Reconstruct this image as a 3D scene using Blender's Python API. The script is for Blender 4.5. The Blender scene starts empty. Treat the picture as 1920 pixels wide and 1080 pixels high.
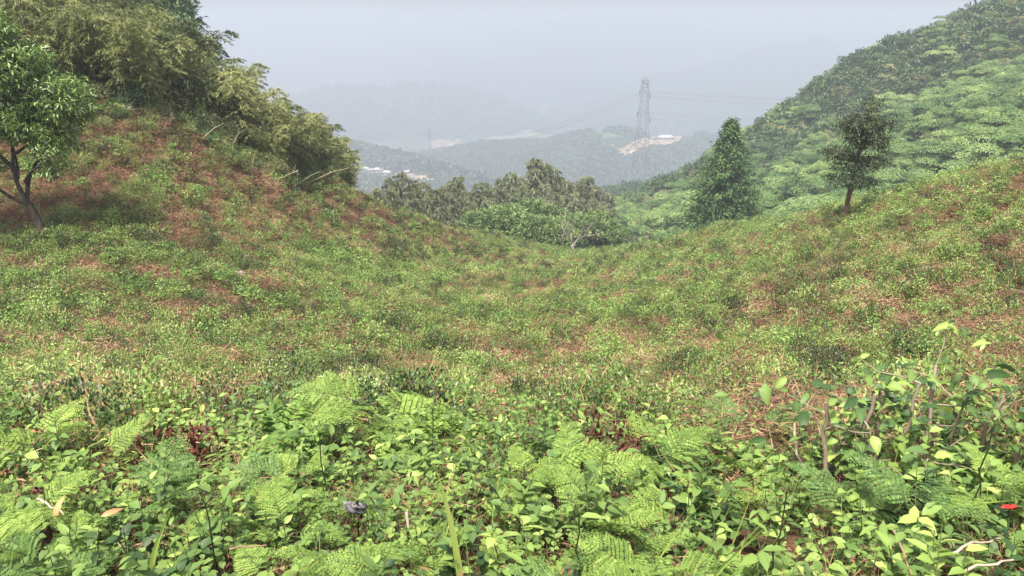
import bpy, math, random
import numpy as np
from mathutils import Vector, Matrix

R = math.radians
rng = np.random.default_rng(7)
random.seed(7)
S = bpy.context.scene
COL = S.collection

# ------------------------------------------------------------------ camera
PITCH = 19.5
FPX = 1423.0
cam = bpy.data.cameras.new('camera')
cam.sensor_width = 36.0
cam.lens = 36.0 * FPX / 1920.0
cam.clip_start = 0.05
cam.clip_end = 30000
camo = bpy.data.objects.new('camera', cam)
COL.objects.link(camo)
camo.location = (0, 0, 0)
camo.rotation_euler = (R(90 - PITCH), 0, 0)
S.camera = camo

# ------------------------------------------------------------------ world, sun, exposure
SUN_EL, SUN_AZ = 66.0, -150.0        # azimuth from +Y towards +X (negative = left)
SKY_STRENGTH = 0.15
SUN_STRENGTH = 3.3
EXPOSURE = 1.32
w = bpy.data.worlds.new('World')
S.world = w
w.use_nodes = True
nt = w.node_tree
nt.nodes.clear()
sky = nt.nodes.new('ShaderNodeTexSky')
sky.sky_type = 'NISHITA'
sky.sun_disc = False
sky.sun_elevation = R(SUN_EL)
sky.sun_rotation = R(SUN_AZ)
sky.air_density = 1.0
sky.dust_density = 6.0
sky.ozone_density = 1.5
bg = nt.nodes.new('ShaderNodeBackground')
bg.inputs['Strength'].default_value = SKY_STRENGTH
wo = nt.nodes.new('ShaderNodeOutputWorld')
veil = nt.nodes.new('ShaderNodeMix'); veil.data_type = 'RGBA'        # thin even overcast over the clear sky
veil.inputs[0].default_value = 0.5
veil.inputs[7].default_value = (2.75, 2.55, 2.55, 1)
nt.links.new(sky.outputs[0], veil.inputs[6])
nt.links.new(veil.outputs[2], bg.inputs[0])
nt.links.new(bg.outputs[0], wo.inputs[0])

sl = bpy.data.lights.new('sun', 'SUN')
sl.energy = SUN_STRENGTH
sl.angle = R(7)
sl.color = (1.0, 0.95, 0.86)
so = bpy.data.objects.new('sun', sl)
COL.objects.link(so)
sdir = Vector((math.sin(R(SUN_AZ)) * math.cos(R(SUN_EL)), math.cos(R(SUN_AZ)) * math.cos(R(SUN_EL)), math.sin(R(SUN_EL))))
so.rotation_euler = sdir.to_track_quat('Z', 'Y').to_euler()
so.location = sdir * 50

S.view_settings.view_transform = 'Standard'
S.view_settings.look = 'None'
S.view_settings.gamma = 1
S.view_settings.exposure = EXPOSURE
S.view_settings.use_curve_mapping = False
S.render.engine = 'CYCLES'
cy = S.cycles
cy.max_bounces = 5
cy.diffuse_bounces = 3
cy.glossy_bounces = 1
cy.transmission_bounces = 3
cy.transparent_max_bounces = 8
cy.volume_bounces = 3
cy.use_denoising = True
cy.caustics_reflective = False
cy.caustics_refractive = False
cy.sample_clamp_indirect = 4.0

# ------------------------------------------------------------------ helpers
def tag(o, label=None, cat=None, group=None, kind=None):
    if label: o['label'] = label
    if cat: o['category'] = cat
    if group: o['group'] = group
    if kind: o['kind'] = kind
    return o

def empty(name, loc=(0, 0, 0), rz=0.0, sc=1.0, **kw):
    o = bpy.data.objects.new(name, None)
    o.empty_display_size = 0.2
    COL.objects.link(o)
    o.location = loc
    o.rotation_euler = (0, 0, rz)
    o.scale = (sc, sc, sc)
    return tag(o, **kw)

def link(name, me, parent=None, **kw):
    o = bpy.data.objects.new(name, me)
    COL.objects.link(o)
    if parent is not None:
        o.parent = parent
    return tag(o, **kw)

class MB:
    """collects vertices / faces in numpy, builds one mesh"""
    def __init__(self):
        self.v, self.f, self.lv, self.n, self.mi = [], [], [], 0, []
    def add(self, v, f, lv=0.5, mi=0):
        v = np.asarray(v, float).reshape(-1, 3)
        f = np.asarray(f, int)
        self.v.append(v)
        self.f.append(f + self.n)
        self.mi.append(np.full(len(f), mi))
        self.lv.append(np.broadcast_to(np.asarray(lv, float), (len(v),)))
        self.n += len(v)
    def mesh(self, name, *mats, smooth=False):
        me = bpy.data.meshes.new(name)
        v = np.concatenate(self.v)
        lt = np.concatenate([np.full(len(f), f.shape[1]) for f in self.f])
        lo = np.concatenate([f.ravel() for f in self.f])
        me.vertices.add(len(v)); me.vertices.foreach_set('co', v.ravel())
        me.loops.add(len(lo)); me.loops.foreach_set('vertex_index', lo)
        me.polygons.add(len(lt))
        me.polygons.foreach_set('loop_start', np.concatenate([[0], np.cumsum(lt)[:-1]]))
        me.polygons.foreach_set('material_index', np.concatenate(self.mi))
        if smooth:
            me.polygons.foreach_set('use_smooth', np.ones(len(lt), bool))
        a = me.attributes.new('lv', 'FLOAT', 'POINT')
        a.data.foreach_set('value', np.concatenate(self.lv))
        for m in mats:
            me.materials.append(m)
        me.update(calc_edges=True)
        me.validate()
        return me

def unit(a):
    a = np.asarray(a, float)
    return a / (np.linalg.norm(a, axis=-1, keepdims=True) + 1e-9)

def leaves(mb, P, D, L, W, N=None, fold=0.25, lv=None, form='diamond', mi=0, droop=0.0):
    """n leaves at P along D; W half width"""
    P = np.asarray(P, float); n = len(P)
    if n == 0: return
    D = unit(D)
    if N is None:
        N = rng.normal(0, .45, (n, 3)); N[:, 2] += 1.0
    X = unit(np.cross(D, N)); Z = np.cross(X, D)
    L = np.broadcast_to(L, (n,))[:, None]; W = np.broadcast_to(W, (n,))[:, None]
    if lv is None: lv = rng.random(n)
    if form == 'diamond':
        V = np.stack([P, P + D*L*.45 + X*W + Z*W*fold, P + D*L - Z*L*droop, P + D*L*.45 - X*W + Z*W*fold], 1)
        F = np.array([[0, 1, 2], [0, 2, 3]]); k = 4
    elif form == 'strip':
        V = np.stack([P - X*W*.6, P + X*W*.6, P + D*L - Z*L*droop], 1)
        F = np.array([[0, 1, 2]]); k = 3
    elif form == 'oval':
        V = np.stack([P,
            P + D*L*.28 + X*W*.85 + Z*W*fold, P + D*L*.62 + X*W*.82 + Z*W*fold - Z*L*droop*.35,
            P + D*L - Z*L*droop,
            P + D*L*.62 - X*W*.82 + Z*W*fold - Z*L*droop*.35, P + D*L*.28 - X*W*.85 + Z*W*fold,
            P + D*L*.45 - Z*L*droop*.18], 1)
        F = np.array([[0, 1, 6], [1, 2, 6], [2, 3, 6], [3, 4, 6], [4, 5, 6], [5, 0, 6]]); k = 7
    FF = (F[None] + (np.arange(n) * k)[:, None, None]).reshape(-1, 3)
    mb.add(V.reshape(-1, 3), FF, np.repeat(lv, k), mi)

def tube(mb, pts, rad, sides=6, lv=0.5, mi=0):
    pts = np.asarray(pts, float); n = len(pts)
    rad = np.broadcast_to(rad, (n,))
    T = unit(np.gradient(pts, axis=0))
    ref = np.array([0.3, 0.9, 0.1]) if abs(T[0, 2]) > .7 else np.array([0, 0, 1.0])
    X = unit(np.cross(T, ref)); Y = np.cross(T, X)
    a = np.linspace(0, 2*np.pi, sides, endpoint=False)
    V = pts[:, None] + rad[:, None, None]*(np.cos(a)[None, :, None]*X[:, None] + np.sin(a)[None, :, None]*Y[:, None])
    i = np.arange(n-1)[:, None]*sides; j = np.arange(sides)[None]; j2 = (j+1) % sides
    F = np.stack([i+j, i+j2, i+sides+j2, i+sides+j], -1).reshape(-1, 4)
    mb.add(V.reshape(-1, 3), F, lv, mi)
    c = np.arange(sides)
    if sides >= 3:
        mb.add(np.concatenate([V[-1], pts[-1:]]), np.stack([c, (c+1) % sides, np.full(sides, sides)], 1), lv, mi)

def box(mb, c, s, lv=0.5, mi=0, rz=0.0):
    cx, cy_, cz = c; sx, sy, sz = [q/2 for q in s]
    v = np.array([[x, y, z] for z in (-sz, sz) for x, y in ((-sx, -sy), (sx, -sy), (sx, sy), (-sx, sy))])
    co, si = math.cos(rz), math.sin(rz)
    v = np.stack([v[:, 0]*co - v[:, 1]*si + cx, v[:, 0]*si + v[:, 1]*co + cy_, v[:, 2] + cz], 1)
    mb.add(v, [[0, 3, 2, 1], [4, 5, 6, 7], [0, 1, 5, 4], [1, 2, 6, 5], [2, 3, 7, 6], [3, 0, 4, 7]], lv, mi)

# --- noise on arrays
def _hash(ix, iy, seed):
    h = (ix.astype(np.int64)*374761393 + iy.astype(np.int64)*668265263 + seed*1442695041) & 0xffffffff
    h = ((h ^ (h >> 13))*1274126177) & 0xffffffff
    return ((h ^ (h >> 16)) & 0xffff)/65535.0
def vnoise(x, y, seed=0):
    x = np.asarray(x, float); y = np.asarray(y, float)
    ix, iy = np.floor(x), np.floor(y); fx, fy = x-ix, y-iy
    fx = fx*fx*(3-2*fx); fy = fy*fy*(3-2*fy)
    a = _hash(ix, iy, seed); b = _hash(ix+1, iy, seed); c = _hash(ix, iy+1, seed); d = _hash(ix+1, iy+1, seed)
    return (a*(1-fx)+b*fx)*(1-fy) + (c*(1-fx)+d*fx)*fy
def fbm(x, y, seed=0, o=4):
    s, a, t = 0, .5, 0
    for k in range(o):
        s = s + a*vnoise(x*2**k, y*2**k, seed+k*17); t += a; a *= .5
    return s/t

# --- pixel (1920x1080) + distance along the axis -> place in the world
SP, CP = math.sin(R(PITCH)), math.cos(R(PITCH))
def px(x, y, d):
    u = (np.asarray(x, float)-960)/FPX; v = (540-np.asarray(y, float))/FPX; d = np.asarray(d, float)
    return np.stack(np.broadcast_arrays(d*u, d*(CP + v*SP), d*(-SP + v*CP)), -1)
def topx(p):
    p = np.asarray(p, float)
    d = p[..., 1]*CP - p[..., 2]*SP
    v = (p[..., 1]*SP + p[..., 2]*CP)/d
    return 960 + FPX*p[..., 0]/d, 540 - FPX*v, d

def near(p, marks):
    """the landmark phrase closest to a place, as one sees it from the road"""
    X, Y, D = topx(p); return min(marks, key=lambda m: (m[0]-X)**2+(m[1]-Y)**2)[2]
# ------------------------------------------------------------------ materials
def new_mat(name):
    m = bpy.data.materials.new(name); m.use_nodes = True
    n = m.node_tree; n.nodes.clear()
    return m, n
def N(n, t, **kw):
    k = n.nodes.new(t)
    for a, b in kw.items(): setattr(k, a, b)
    return k
def ramp(n, cols):
    r = N(n, 'ShaderNodeValToRGB'); e = r.color_ramp.elements
    while len(e) > 1: e.remove(e[-1])
    e[0].position = cols[0][0]; e[0].color = (*cols[0][1], 1)
    for p, c in cols[1:]:
        q = e.new(p); q.color = (*c, 1)
    return r
def leaf_mat(name, cols, trans=0.3, rough=0.5, spec=0.35, obj=0.25, pn=0.25, pscale=0.4):
    """colour from the leaf's own value, its plant, and slow variation over the ground"""
    m, n = new_mat(name)
    at = N(n, 'ShaderNodeAttribute', attribute_name='lv')
    oi = N(n, 'ShaderNodeObjectInfo')
    ge = N(n, 'ShaderNodeNewGeometry')
    no = N(n, 'ShaderNodeTexNoise'); no.inputs['Scale'].default_value = pscale; no.inputs['Detail'].default_value = 3
    n.links.new(ge.outputs['Position'], no.inputs['Vector'])
    a = N(n, 'ShaderNodeMath', operation='MULTIPLY_ADD'); a.inputs[1].default_value = 1-obj*.5-pn*.5
    n.links.new(at.outputs['Fac'], a.inputs[0]); a.inputs[2].default_value = -(obj+pn)*.25
    b = N(n, 'ShaderNodeMath', operation='MULTIPLY_ADD'); b.inputs[1].default_value = obj
    n.links.new(oi.outputs['Random'], b.inputs[0]); n.links.new(a.outputs[0], b.inputs[2])
    c = N(n, 'ShaderNodeMath', operation='MULTIPLY_ADD'); c.inputs[1].default_value = pn*2
    n.links.new(no.outputs['Fac'], c.inputs[0]); n.links.new(b.outputs[0], c.inputs[2])
    c2 = N(n, 'ShaderNodeMath', operation='SUBTRACT'); c2.inputs[1].default_value = pn*.5
    n.links.new(c.outputs[0], c2.inputs[0])
    r = ramp(n, cols); n.links.new(c2.outputs[0], r.inputs[0])
    p = N(n, 'ShaderNodeBsdfPrincipled')
    p.inputs['Roughness'].default_value = rough
    p.inputs['Specular IOR Level'].default_value = spec
    n.links.new(r.outputs[0], p.inputs['Base Color'])
    o = N(n, 'ShaderNodeOutputMaterial')
    if trans > 0:
        t = N(n, 'ShaderNodeBsdfTranslucent'); n.links.new(r.outputs[0], t.inputs[0])
        mx = N(n, 'ShaderNodeMixShader'); mx.inputs[0].default_value = trans
        n.links.new(p.outputs[0], mx.inputs[1]); n.links.new(t.outputs[0], mx.inputs[2])
        n.links.new(mx.outputs[0], o.inputs[0])
    else:
        n.links.new(p.outputs[0], o.inputs[0])
    return m
def noise_mat(name, cols, scale=1.0, detail=6, rough=0.9, bump=0.0, bscale=None, stretch=None, obj=0.0):
    m, n = new_mat(name)
    ge = N(n, 'ShaderNodeNewGeometry')
    src = ge.outputs['Position']
    if stretch:
        mp = N(n, 'ShaderNodeMapping'); mp.inputs['Scale'].default_value = stretch
        n.links.new(src, mp.inputs[0]); src = mp.outputs[0]
    no = N(n, 'ShaderNodeTexNoise'); no.inputs['Scale'].default_value = scale; no.inputs['Detail'].default_value = detail
    no.inputs['Roughness'].default_value = .65
    n.links.new(src, no.inputs['Vector'])
    f = no.outputs['Fac']
    if obj:
        oi = N(n, 'ShaderNodeObjectInfo')
        b = N(n, 'ShaderNodeMath', operation='MULTIPLY_ADD'); b.inputs[1].default_value = obj
        n.links.new(oi.outputs['Random'], b.inputs[0]); n.links.new(f, b.inputs[2]); f = b.outputs[0]
    r = ramp(n, cols); n.links.new(f, r.inputs[0])
    p = N(n, 'ShaderNodeBsdfPrincipled'); p.inputs['Roughness'].default_value = rough
    p.inputs['Specular IOR Level'].default_value = .25
    n.links.new(r.outputs[0], p.inputs['Base Color'])
    if bump:
        n2 = N(n, 'ShaderNodeTexNoise'); n2.inputs['Scale'].default_value = bscale or scale*4; n2.inputs['Detail'].default_value = 6
        n.links.new(src, n2.inputs['Vector'])
        bu = N(n, 'ShaderNodeBump'); bu.inputs['Strength'].default_value = .8; bu.inputs['Distance'].default_value = bump
        n.links.new(n2.outputs['Fac'], bu.inputs['Height']); n.links.new(bu.outputs[0], p.inputs['Normal'])
    o = N(n, 'ShaderNodeOutputMaterial'); n.links.new(p.outputs[0], o.inputs[0])
    return m

# ------------------------------------------------------------------ terrain: heights fitted through surveyed points
CT = []
def cp(x, y, d, dz=0.0):
    p = px(x, y, d); CT.append((p[0], p[1], p[2]+dz))
# middle column
for y, d in ((1080, 2.4), (900, 3.6), (830, 5.4), (780, 8.3), (740, 10), (700, 12), (650, 15), (600, 19), (560, 24.5), (540, 29), (515, 38), (500, 46), (488, 60), (481, 74)):
    cp(1080, y, d)
for y, d in ((1080, 2.4), (900, 3.6), (830, 5.2), (780, 8), (700, 11.4), (600, 17.5), (540, 24), (500, 30), (460, 37), (420, 42)):
    cp(700, y, d)
for y, d in ((450, 25.5), (390, 29)): cp(500, y, d)
for y, d in ((500, 36), (460, 48)): cp(880, y, d)
for y, d in ((1080, 2.4), (900, 3.6), (830, 5.1), (780, 7.8), (700, 11), (600, 15.4), (500, 19.5), (420, 22.5), (350, 25)):
    cp(350, y, d)
for y, d in ((1080, 2.4), (900, 3.6), (840, 5), (780, 7.6), (700, 10.5), (600, 14), (520, 17.6), (465, 20.3), (380, 22.5), (300, 24.6)):
    cp(30, y, d)
for y, d in ((1080, 2.4), (900, 3.5), (820, 5.2), (780, 7.5), (700, 10.8), (600, 14.6), (520, 19.5), (460, 27.5), (430, 39)):
    cp(1450, y, d)
for y, d in ((1080, 2.2), (900, 3.2), (820, 4.8), (780, 6.6), (700, 9.0), (600, 12.0), (500, 15.4), (400, 19.8), (340, 23)):
    cp(1890, y, d)
BAMB = [(-250, 190, 26), (-60, 190, 26.5), (100, 198, 26.8), (200, 222, 27.2), (330, 268, 28), (470, 316, 31), (600, 355, 37), (645, 352, 40)]
LR = [(700, 372, 45), (750, 388, 50), (880, 422, 61), (960, 452, 71), (1040, 473, 76), (1130, 481, 77)]
RR = [(1200, 476, 75), (1300, 452, 66), (1400, 432, 57), (1500, 411, 49), (1640, 372, 39), (1700, 352, 36), (1800, 322, 31.5), (1920, 287, 28), (2050, 250, 26), (2250, 200, 24)]
CT = [(a, b, c-(.3 if b > 10 else 0)) for a, b, c in CT]      # the plants stand on the ground
for a in BAMB[:-1]: cp(*a)
for a in LR + RR: cp(*a, -.65)
cp(645, 352, 40)
# ground falls away behind the ridge lines
for x, y, d in LR[:3] + RR[2:]:
    p = px(x, y, d); k = 1+7/d; CT.append((p[0]*k, p[1]*k, p[2]*k-3.0))
for x, y, d in ((1000, 470, 84), (1070, 476, 84), (1150, 474, 84), (930, 462, 82)): cp(x, y, d, -.5)
for x, y, d in ((760, 430, 84), (880, 446, 92), (1000, 462, 100), (1120, 468, 104), (1000, 440, 125), (880, 425, 120)): cp(x, y, d)
# the wooded hill on the left, over the bamboo
for x, y, d in ((-100, 60, 36), (100, 110, 33.5), (250, 170, 33), (400, 250, 34), (520, 310, 37), (-200, -150, 52), (100, 0, 45), (250, 90, 47), (380, 200, 48), (500, 300, 48), (600, 385, 52)): cp(x, y, d, -.6)
# forested spur on the right (ground under the crowns)
for x, y, d in ((2000, 250, 75), (1800, 315, 78), (1620, 365, 82), (1480, 395, 88), (1330, 430, 92), (1220, 458, 96),
                (1980, 150, 97), (1700, 225, 110), (1500, 305, 115), (1350, 360, 117), (1220, 400, 118),
                (1980, 60, 130), (1700, 140, 148), (1550, 235, 150), (1400, 300, 150), (1260, 352, 146)): cp(x, y, d, -2.6)
SK = [(2200, -130, 165), (1980, -30, 170), (1880, 12, 172), (1780, 42, 172), (1700, 78, 176), (1600, 122, 180), (1500, 182, 180), (1420, 242, 176), (1350, 280, 170), (1250, 335, 164), (1160, 378, 155), (1080, 420, 146)]
for x, y, d in SK: cp(x, y, d, -2.4)
for x, y, d in SK[1:-1:2]:
    p = px(x, y, d); CT.append((p[0]*1.2, p[1]*1.2, p[2]*1.2-22))
for x, y, d in ((1200, 352, 318), (1120, 372, 300), (1320, 352, 318)): cp(x, y, d)
for q in ((0, -4, -1.5), (0, -16, -.5), (-12, -6, -1.2), (12, -6, -1.2), (-9, 1, -1.9), (9, 1, -1.8), (-28, 0, -1.5), (28, 0, -.5), (-40, -20, 1), (40, -20, 2),
          (-40, 20, 2), (45, 20, 1), (-60, 60, 6), (-60, 110, -10), (0, 200, -60), (-60, 200, -80), (-60, 330, -130), (0, 330, -90), (170, 330, -60), (200, 150, 6), (150, 60, 3), (150, -20, 6)):
    CT.append(q)
CT = np.array(CT)
SC_ = 40.0
def _tps(r2): return np.where(r2 > 1e-12, r2*np.log(r2+1e-12), 0.0)
A_ = CT[:, :2]/SC_
K_ = _tps(((A_[:, None]-A_[None])**2).sum(-1)) + np.eye(len(A_))*2e-4
P_ = np.c_[np.ones(len(A_)), A_]
M_ = np.block([[K_, P_], [P_.T, np.zeros((3, 3))]])
W_ = np.linalg.solve(M_, np.r_[CT[:, 2], 0, 0, 0])
def gz(x, y, rough=True):
    x = np.asarray(x, float); y = np.asarray(y, float)
    sh = np.broadcast(x, y).shape
    q = np.stack(np.broadcast_arrays(x, y), -1).reshape(-1, 2)/SC_
    out = np.empty(len(q))
    for i in range(0, len(q), 40000):
        b = q[i:i+40000]
        out[i:i+40000] = _tps(((b[:, None]-A_[None])**2).sum(-1)) @ W_[:-3] + np.c_[np.ones(len(b)), b] @ W_[-3:]
    if not rough: return out.reshape(sh)
    x = q[:, 0]*SC_; y = q[:, 1]*SC_
    r = np.hypot(x, y)
    out += (fbm(x/5, y/5, 3)-.5)*np.clip(r/30, 0.1, .5) + (fbm(x/1.2, y/1.2, 9, 3)-.5)*.16
    return out.reshape(sh)
def hit(x, y, d0=1.0, d1=340.0):
    """first place where the sight line through a photo pixel meets the ground"""
    d = np.geomspace(d0, d1, 900)
    p = px(x, y, d); g = gz(p[:, 0], p[:, 1])
    k = np.nonzero(p[:, 2] < g)[0]
    k = k[0] if len(k) else len(d)-1
    q = p[k]; return np.array([q[0], q[1], float(gz(q[0], q[1]))]), d[k]

# near sheet: finer towards the camera
def axis(a, b, c, fine, grow, lim):
    s = [c]; st = fine
    while s[-1] < b: s.append(s[-1]+st); st = min(st*grow, .8 if s[-1] < lim else 4)
    t = [c]; st = fine
    while t[-1] > a: t.append(t[-1]-st); st = min(st*grow, .8 if t[-1] > -50 else 4)
    return np.array(t[::-1][:-1]+s)
def sheet(name, xs, ys, zf, mat, **kw):
    X, Y = np.meshgrid(xs, ys)
    Z = zf(X, Y)
    mb = MB(); nx = len(xs)
    i = (np.arange(len(ys)-1)[:, None]*nx + np.arange(nx-1)[None]).ravel()
    mb.add(np.stack([X, Y, Z], -1).reshape(-1, 3), np.stack([i, i+1, i+nx+1, i+nx], 1))
    me = mb.mesh(name, mat, smooth=True)
    return link(name, me, **kw)

def ground_mat():
    m, n = new_mat('slope_soil')
    ge = N(n, 'ShaderNodeNewGeometry')
    def noise(sc, de, ro=.6):
        k = N(n, 'ShaderNodeTexNoise'); k.inputs['Scale'].default_value = sc; k.inputs['Detail'].default_value = de; k.inputs['Roughness'].default_value = ro
        n.links.new(ge.outputs['Position'], k.inputs['Vector']); return k
    a = noise(1.1, 8, .7); b = noise(14, 6, .7); c = noise(.16, 4)
    r1 = ramp(n, [(.32, (.035, .05, .018)), (.45, (.07, .055, .03)), (.55, (.14, .088, .05)), (.68, (.26, .18, .11))])
    n.links.new(a.outputs['Fac'], r1.inputs[0])
    r2 = ramp(n, [(.35, (.03, .022, .015)), (.5, (.12, .065, .04)), (.62, (.26, .15, .095)), (.75, (.38, .27, .17))])
    n.links.new(b.outputs['Fac'], r2.inputs[0])
    mx = N(n, 'ShaderNodeMix', data_type='RGBA'); mx.inputs[0].default_value = .5
    n.links.new(r1.outputs[0], mx.inputs[6]); n.links.new(r2.outputs[0], mx.inputs[7])
    p = N(n, 'ShaderNodeBsdfPrincipled'); p.inputs['Roughness'].default_value = .95; p.inputs['Specular IOR Level'].default_value = .1
    n.links.new(mx.outputs[2], p.inputs['Base Color'])
    bu = N(n, 'ShaderNodeBump'); bu.inputs['Strength'].default_value = .9; bu.inputs['Distance'].default_value = .06
    n.links.new(b.outputs['Fac'], bu.inputs['Height']); n.links.new(bu.outputs[0], p.inputs['Normal'])
    o = N(n, 'ShaderNodeOutputMaterial'); n.links.new(p.outputs[0], o.inputs[0])
    return m
M_soil = ground_mat()
sheet('hillside_ground', axis(-150, 190, 0, .16, 1.025, 62), axis(-40, 345, 3, .16, 1.025, 105), gz, M_soil, kind='structure')

# ------------------------------------------------------------------ the valley far below: ridges laid over a plain
PLAIN = -262.0
RIDGES = [  # (pixel, pixel, distance) along each crest, foot spread, roughness
    ([(560, 262, 900), (665, 288, 820), (720, 298, 800), (790, 318, 760), (870, 340, 720), (950, 365, 690)], .42),
    ([(700, 312, 1150), (760, 303, 1130), (830, 294, 1120), (890, 291, 1100), (930, 276, 1090), (985, 272, 1080), (1040, 273, 1060), (1080, 262, 1050), (1130, 256, 1040), (1170, 254, 1040), (1215, 258, 1060), (1290, 262, 1080), (1340, 270, 1100), (1430, 290, 1150), (1600, 320, 1200)], .40),
    ([(1130, 256, 1040), (1090, 300, 930), (1060, 345, 840), (1040, 400, 760)], .45),
    ([(1290, 262, 1080), (1270, 300, 960), (1230, 345, 850), (1200, 400, 760)], .45),
    ([(880, 292, 1100), (900, 330, 930), (900, 380, 800)], .42),
    ([(480, 215, 1950), (600, 186, 1920), (640, 176, 1880), (680, 173, 1880), (720, 182, 1880), (780, 167, 1920), (840, 173, 1950), (900, 205, 2000)], .40),
    ([(1250, 150, 2250), (1340, 132, 2200), (1410, 112, 2200), (1470, 95, 2200), (1530, 87, 2200), (1590, 96, 2200), (1700, 90, 2200), (1900, 95, 2200)], .45),
    ([(850, 132, 2750), (930, 122, 2750), (1000, 112, 2750), (1090, 114, 2750), (1150, 128, 2750)], .4),
    ([(850, 90, 3400), (960, 66, 3400), (1040, 46, 3400), (1110, 38, 3400), (1190, 34, 3400), (1260, 38, 3400), (1330, 55, 3400), (1450, 62, 3400), (1600, 45, 3400), (1800, 40, 3400)], .45),
    ([(200, 75, 3900), (500, 70, 3900), (760, 78, 3900), (900, 85, 3900)], .4),
]
RW = [(px([a[0] for a in r], [a[1] for a in r], [a[2] for a in r]), k) for r, k in RIDGES]
def vz(x, y, rough=True):
    x = np.asarray(x, float); y = np.asarray(y, float)
    r = np.hypot(x, y)
    z = np.full(x.shape, PLAIN) + (fbm(x/500, y/500, 21)-.5)*14
    wob = (fbm(x/160, y/160, 33, 4)-.5)
    for pts, k in RW:
        best = np.full(x.shape, -1e9)
        for a, b in zip(pts[:-1], pts[1:]):
            ab = b[:2]-a[:2]; t = np.clip(((x-a[0])*ab[0]+(y-a[1])*ab[1])/(ab@ab), 0, 1)
            dd = np.hypot(x-a[0]-t*ab[0], y-a[1]-t*ab[1])
            sc = a[1]/1000
            h = a[2]+t*(b[2]-a[2]) - k*(np.sqrt(dd*dd+(22*sc)**2)-22*sc)*(1+.9*wob*np.clip(dd/(60*sc), 0, 1))
            best = np.maximum(best, h)
        d = best-z
        z = np.where(d > 40, best, z + np.log1p(np.exp(np.clip(d/6, -30, 30)))*6)
    # the foot of the mountain the camera stands on
    m = -70 - .42*np.maximum(r-330, -200)
    z = np.maximum(z, np.where(r < 900, m, -1e9))
    z = np.where(r < 400, np.minimum(z, -150 + .25*np.maximum(r-300, 0)), z)
    return z + (fbm(x/60, y/60, 5, 3)-.5)*6*np.clip(r/900, 0, 1)*np.clip((z-PLAIN)/25, 0, 1)
th = np.linspace(R(-58), R(58), 420)
rr = np.geomspace(260, 6200, 420)
T_, R_ = np.meshgrid(th, rr)
X, Y = R_*np.sin(T_), R_*np.cos(T_)
mb = MB(); nx = len(th); i = (np.arange(len(rr)-1)[:, None]*nx + np.arange(nx-1)[None]).ravel()
mb.add(np.stack([X, Y, vz(X, Y)], -1).reshape(-1, 3), np.stack([i, i+nx, i+nx+1, i+1], 1))
def valley_mat():
    m, n = new_mat('valley_land')
    ge = N(n, 'ShaderNodeNewGeometry')
    vo = N(n, 'ShaderNodeTexVoronoi'); vo.inputs['Scale'].default_value = .012; vo.inputs['Randomness'].default_value = .8
    n.links.new(ge.outputs['Position'], vo.inputs['Vector'])
    no = N(n, 'ShaderNodeTexNoise'); no.inputs['Scale'].default_value = .004; no.inputs['Detail'].default_value = 6
    n.links.new(ge.outputs['Position'], no.inputs['Vector'])
    se = N(n, 'ShaderNodeSeparateColor'); n.links.new(vo.outputs['Color'], se.inputs[0])
    r = ramp(n, [(0, (.07, .10, .04)), (.4, (.12, .15, .06)), (.6, (.28, .24, .15)), (.8, (.42, .34, .24)), (.95, (.5, .45, .38))]); r.color_ramp.interpolation = 'CONSTANT'
    n.links.new(se.outputs[0], r.inputs[0])
    r2 = ramp(n, [(.45, (0, 0, 0)), (.6, (1, 1, 1))]); n.links.new(no.outputs['Fac'], r2.inputs[0])
    mx = N(n, 'ShaderNodeMix', data_type='RGBA'); n.links.new(r2.outputs[0], mx.inputs[0])
    mx.inputs[6].default_value = (.05, .075, .03, 1); n.links.new(r.outputs[0], mx.inputs[7])
    # slopes are wooded
    sx = N(n, 'ShaderNodeSeparateXYZ'); n.links.new(ge.outputs['Position'], sx.inputs[0])
    mr = N(n, 'ShaderNodeMapRange'); mr.inputs[1].default_value = PLAIN+6; mr.inputs[2].default_value = PLAIN+16
    n.links.new(sx.outputs[2], mr.inputs[0])
    mx2 = N(n, 'ShaderNodeMix', data_type='RGBA'); n.links.new(mr.outputs[0], mx2.inputs[0])
    n.links.new(mx.outputs[2], mx2.inputs[6]); mx2.inputs[7].default_value = (.035, .06, .025, 1)
    p = N(n, 'ShaderNodeBsdfPrincipled'); p.inputs['Roughness'].default_value = 1; p.inputs['Specular IOR Level'].default_value = .05
    n.links.new(mx2.outputs[2], p.inputs['Base Color'])
    o = N(n, 'ShaderNodeOutputMaterial'); n.links.new(p.outputs[0], o.inputs[0])
    return m
link('valley_terrain', mb.mesh('valley_terrain', valley_mat(), smooth=True), kind='structure')

# ------------------------------------------------------------------ haze: one closed box of even air
HAZE = 0.0012
m, n = new_mat('hazy_air')
pv = N(n, 'ShaderNodeVolumePrincipled')
pv.inputs['Color'].default_value = (.505, .553, .632, 1)
pv.inputs['Density'].default_value = HAZE
pv.inputs['Anisotropy'].default_value = 0.1
o = N(n, 'ShaderNodeOutputMaterial'); n.links.new(pv.outputs[0], o.inputs['Volume'])
mb = MB(); box(mb, (0, 2900, -124), (14000, 7400, 302))
link('haze', mb.mesh('haze', m), kind='stuff')
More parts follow.
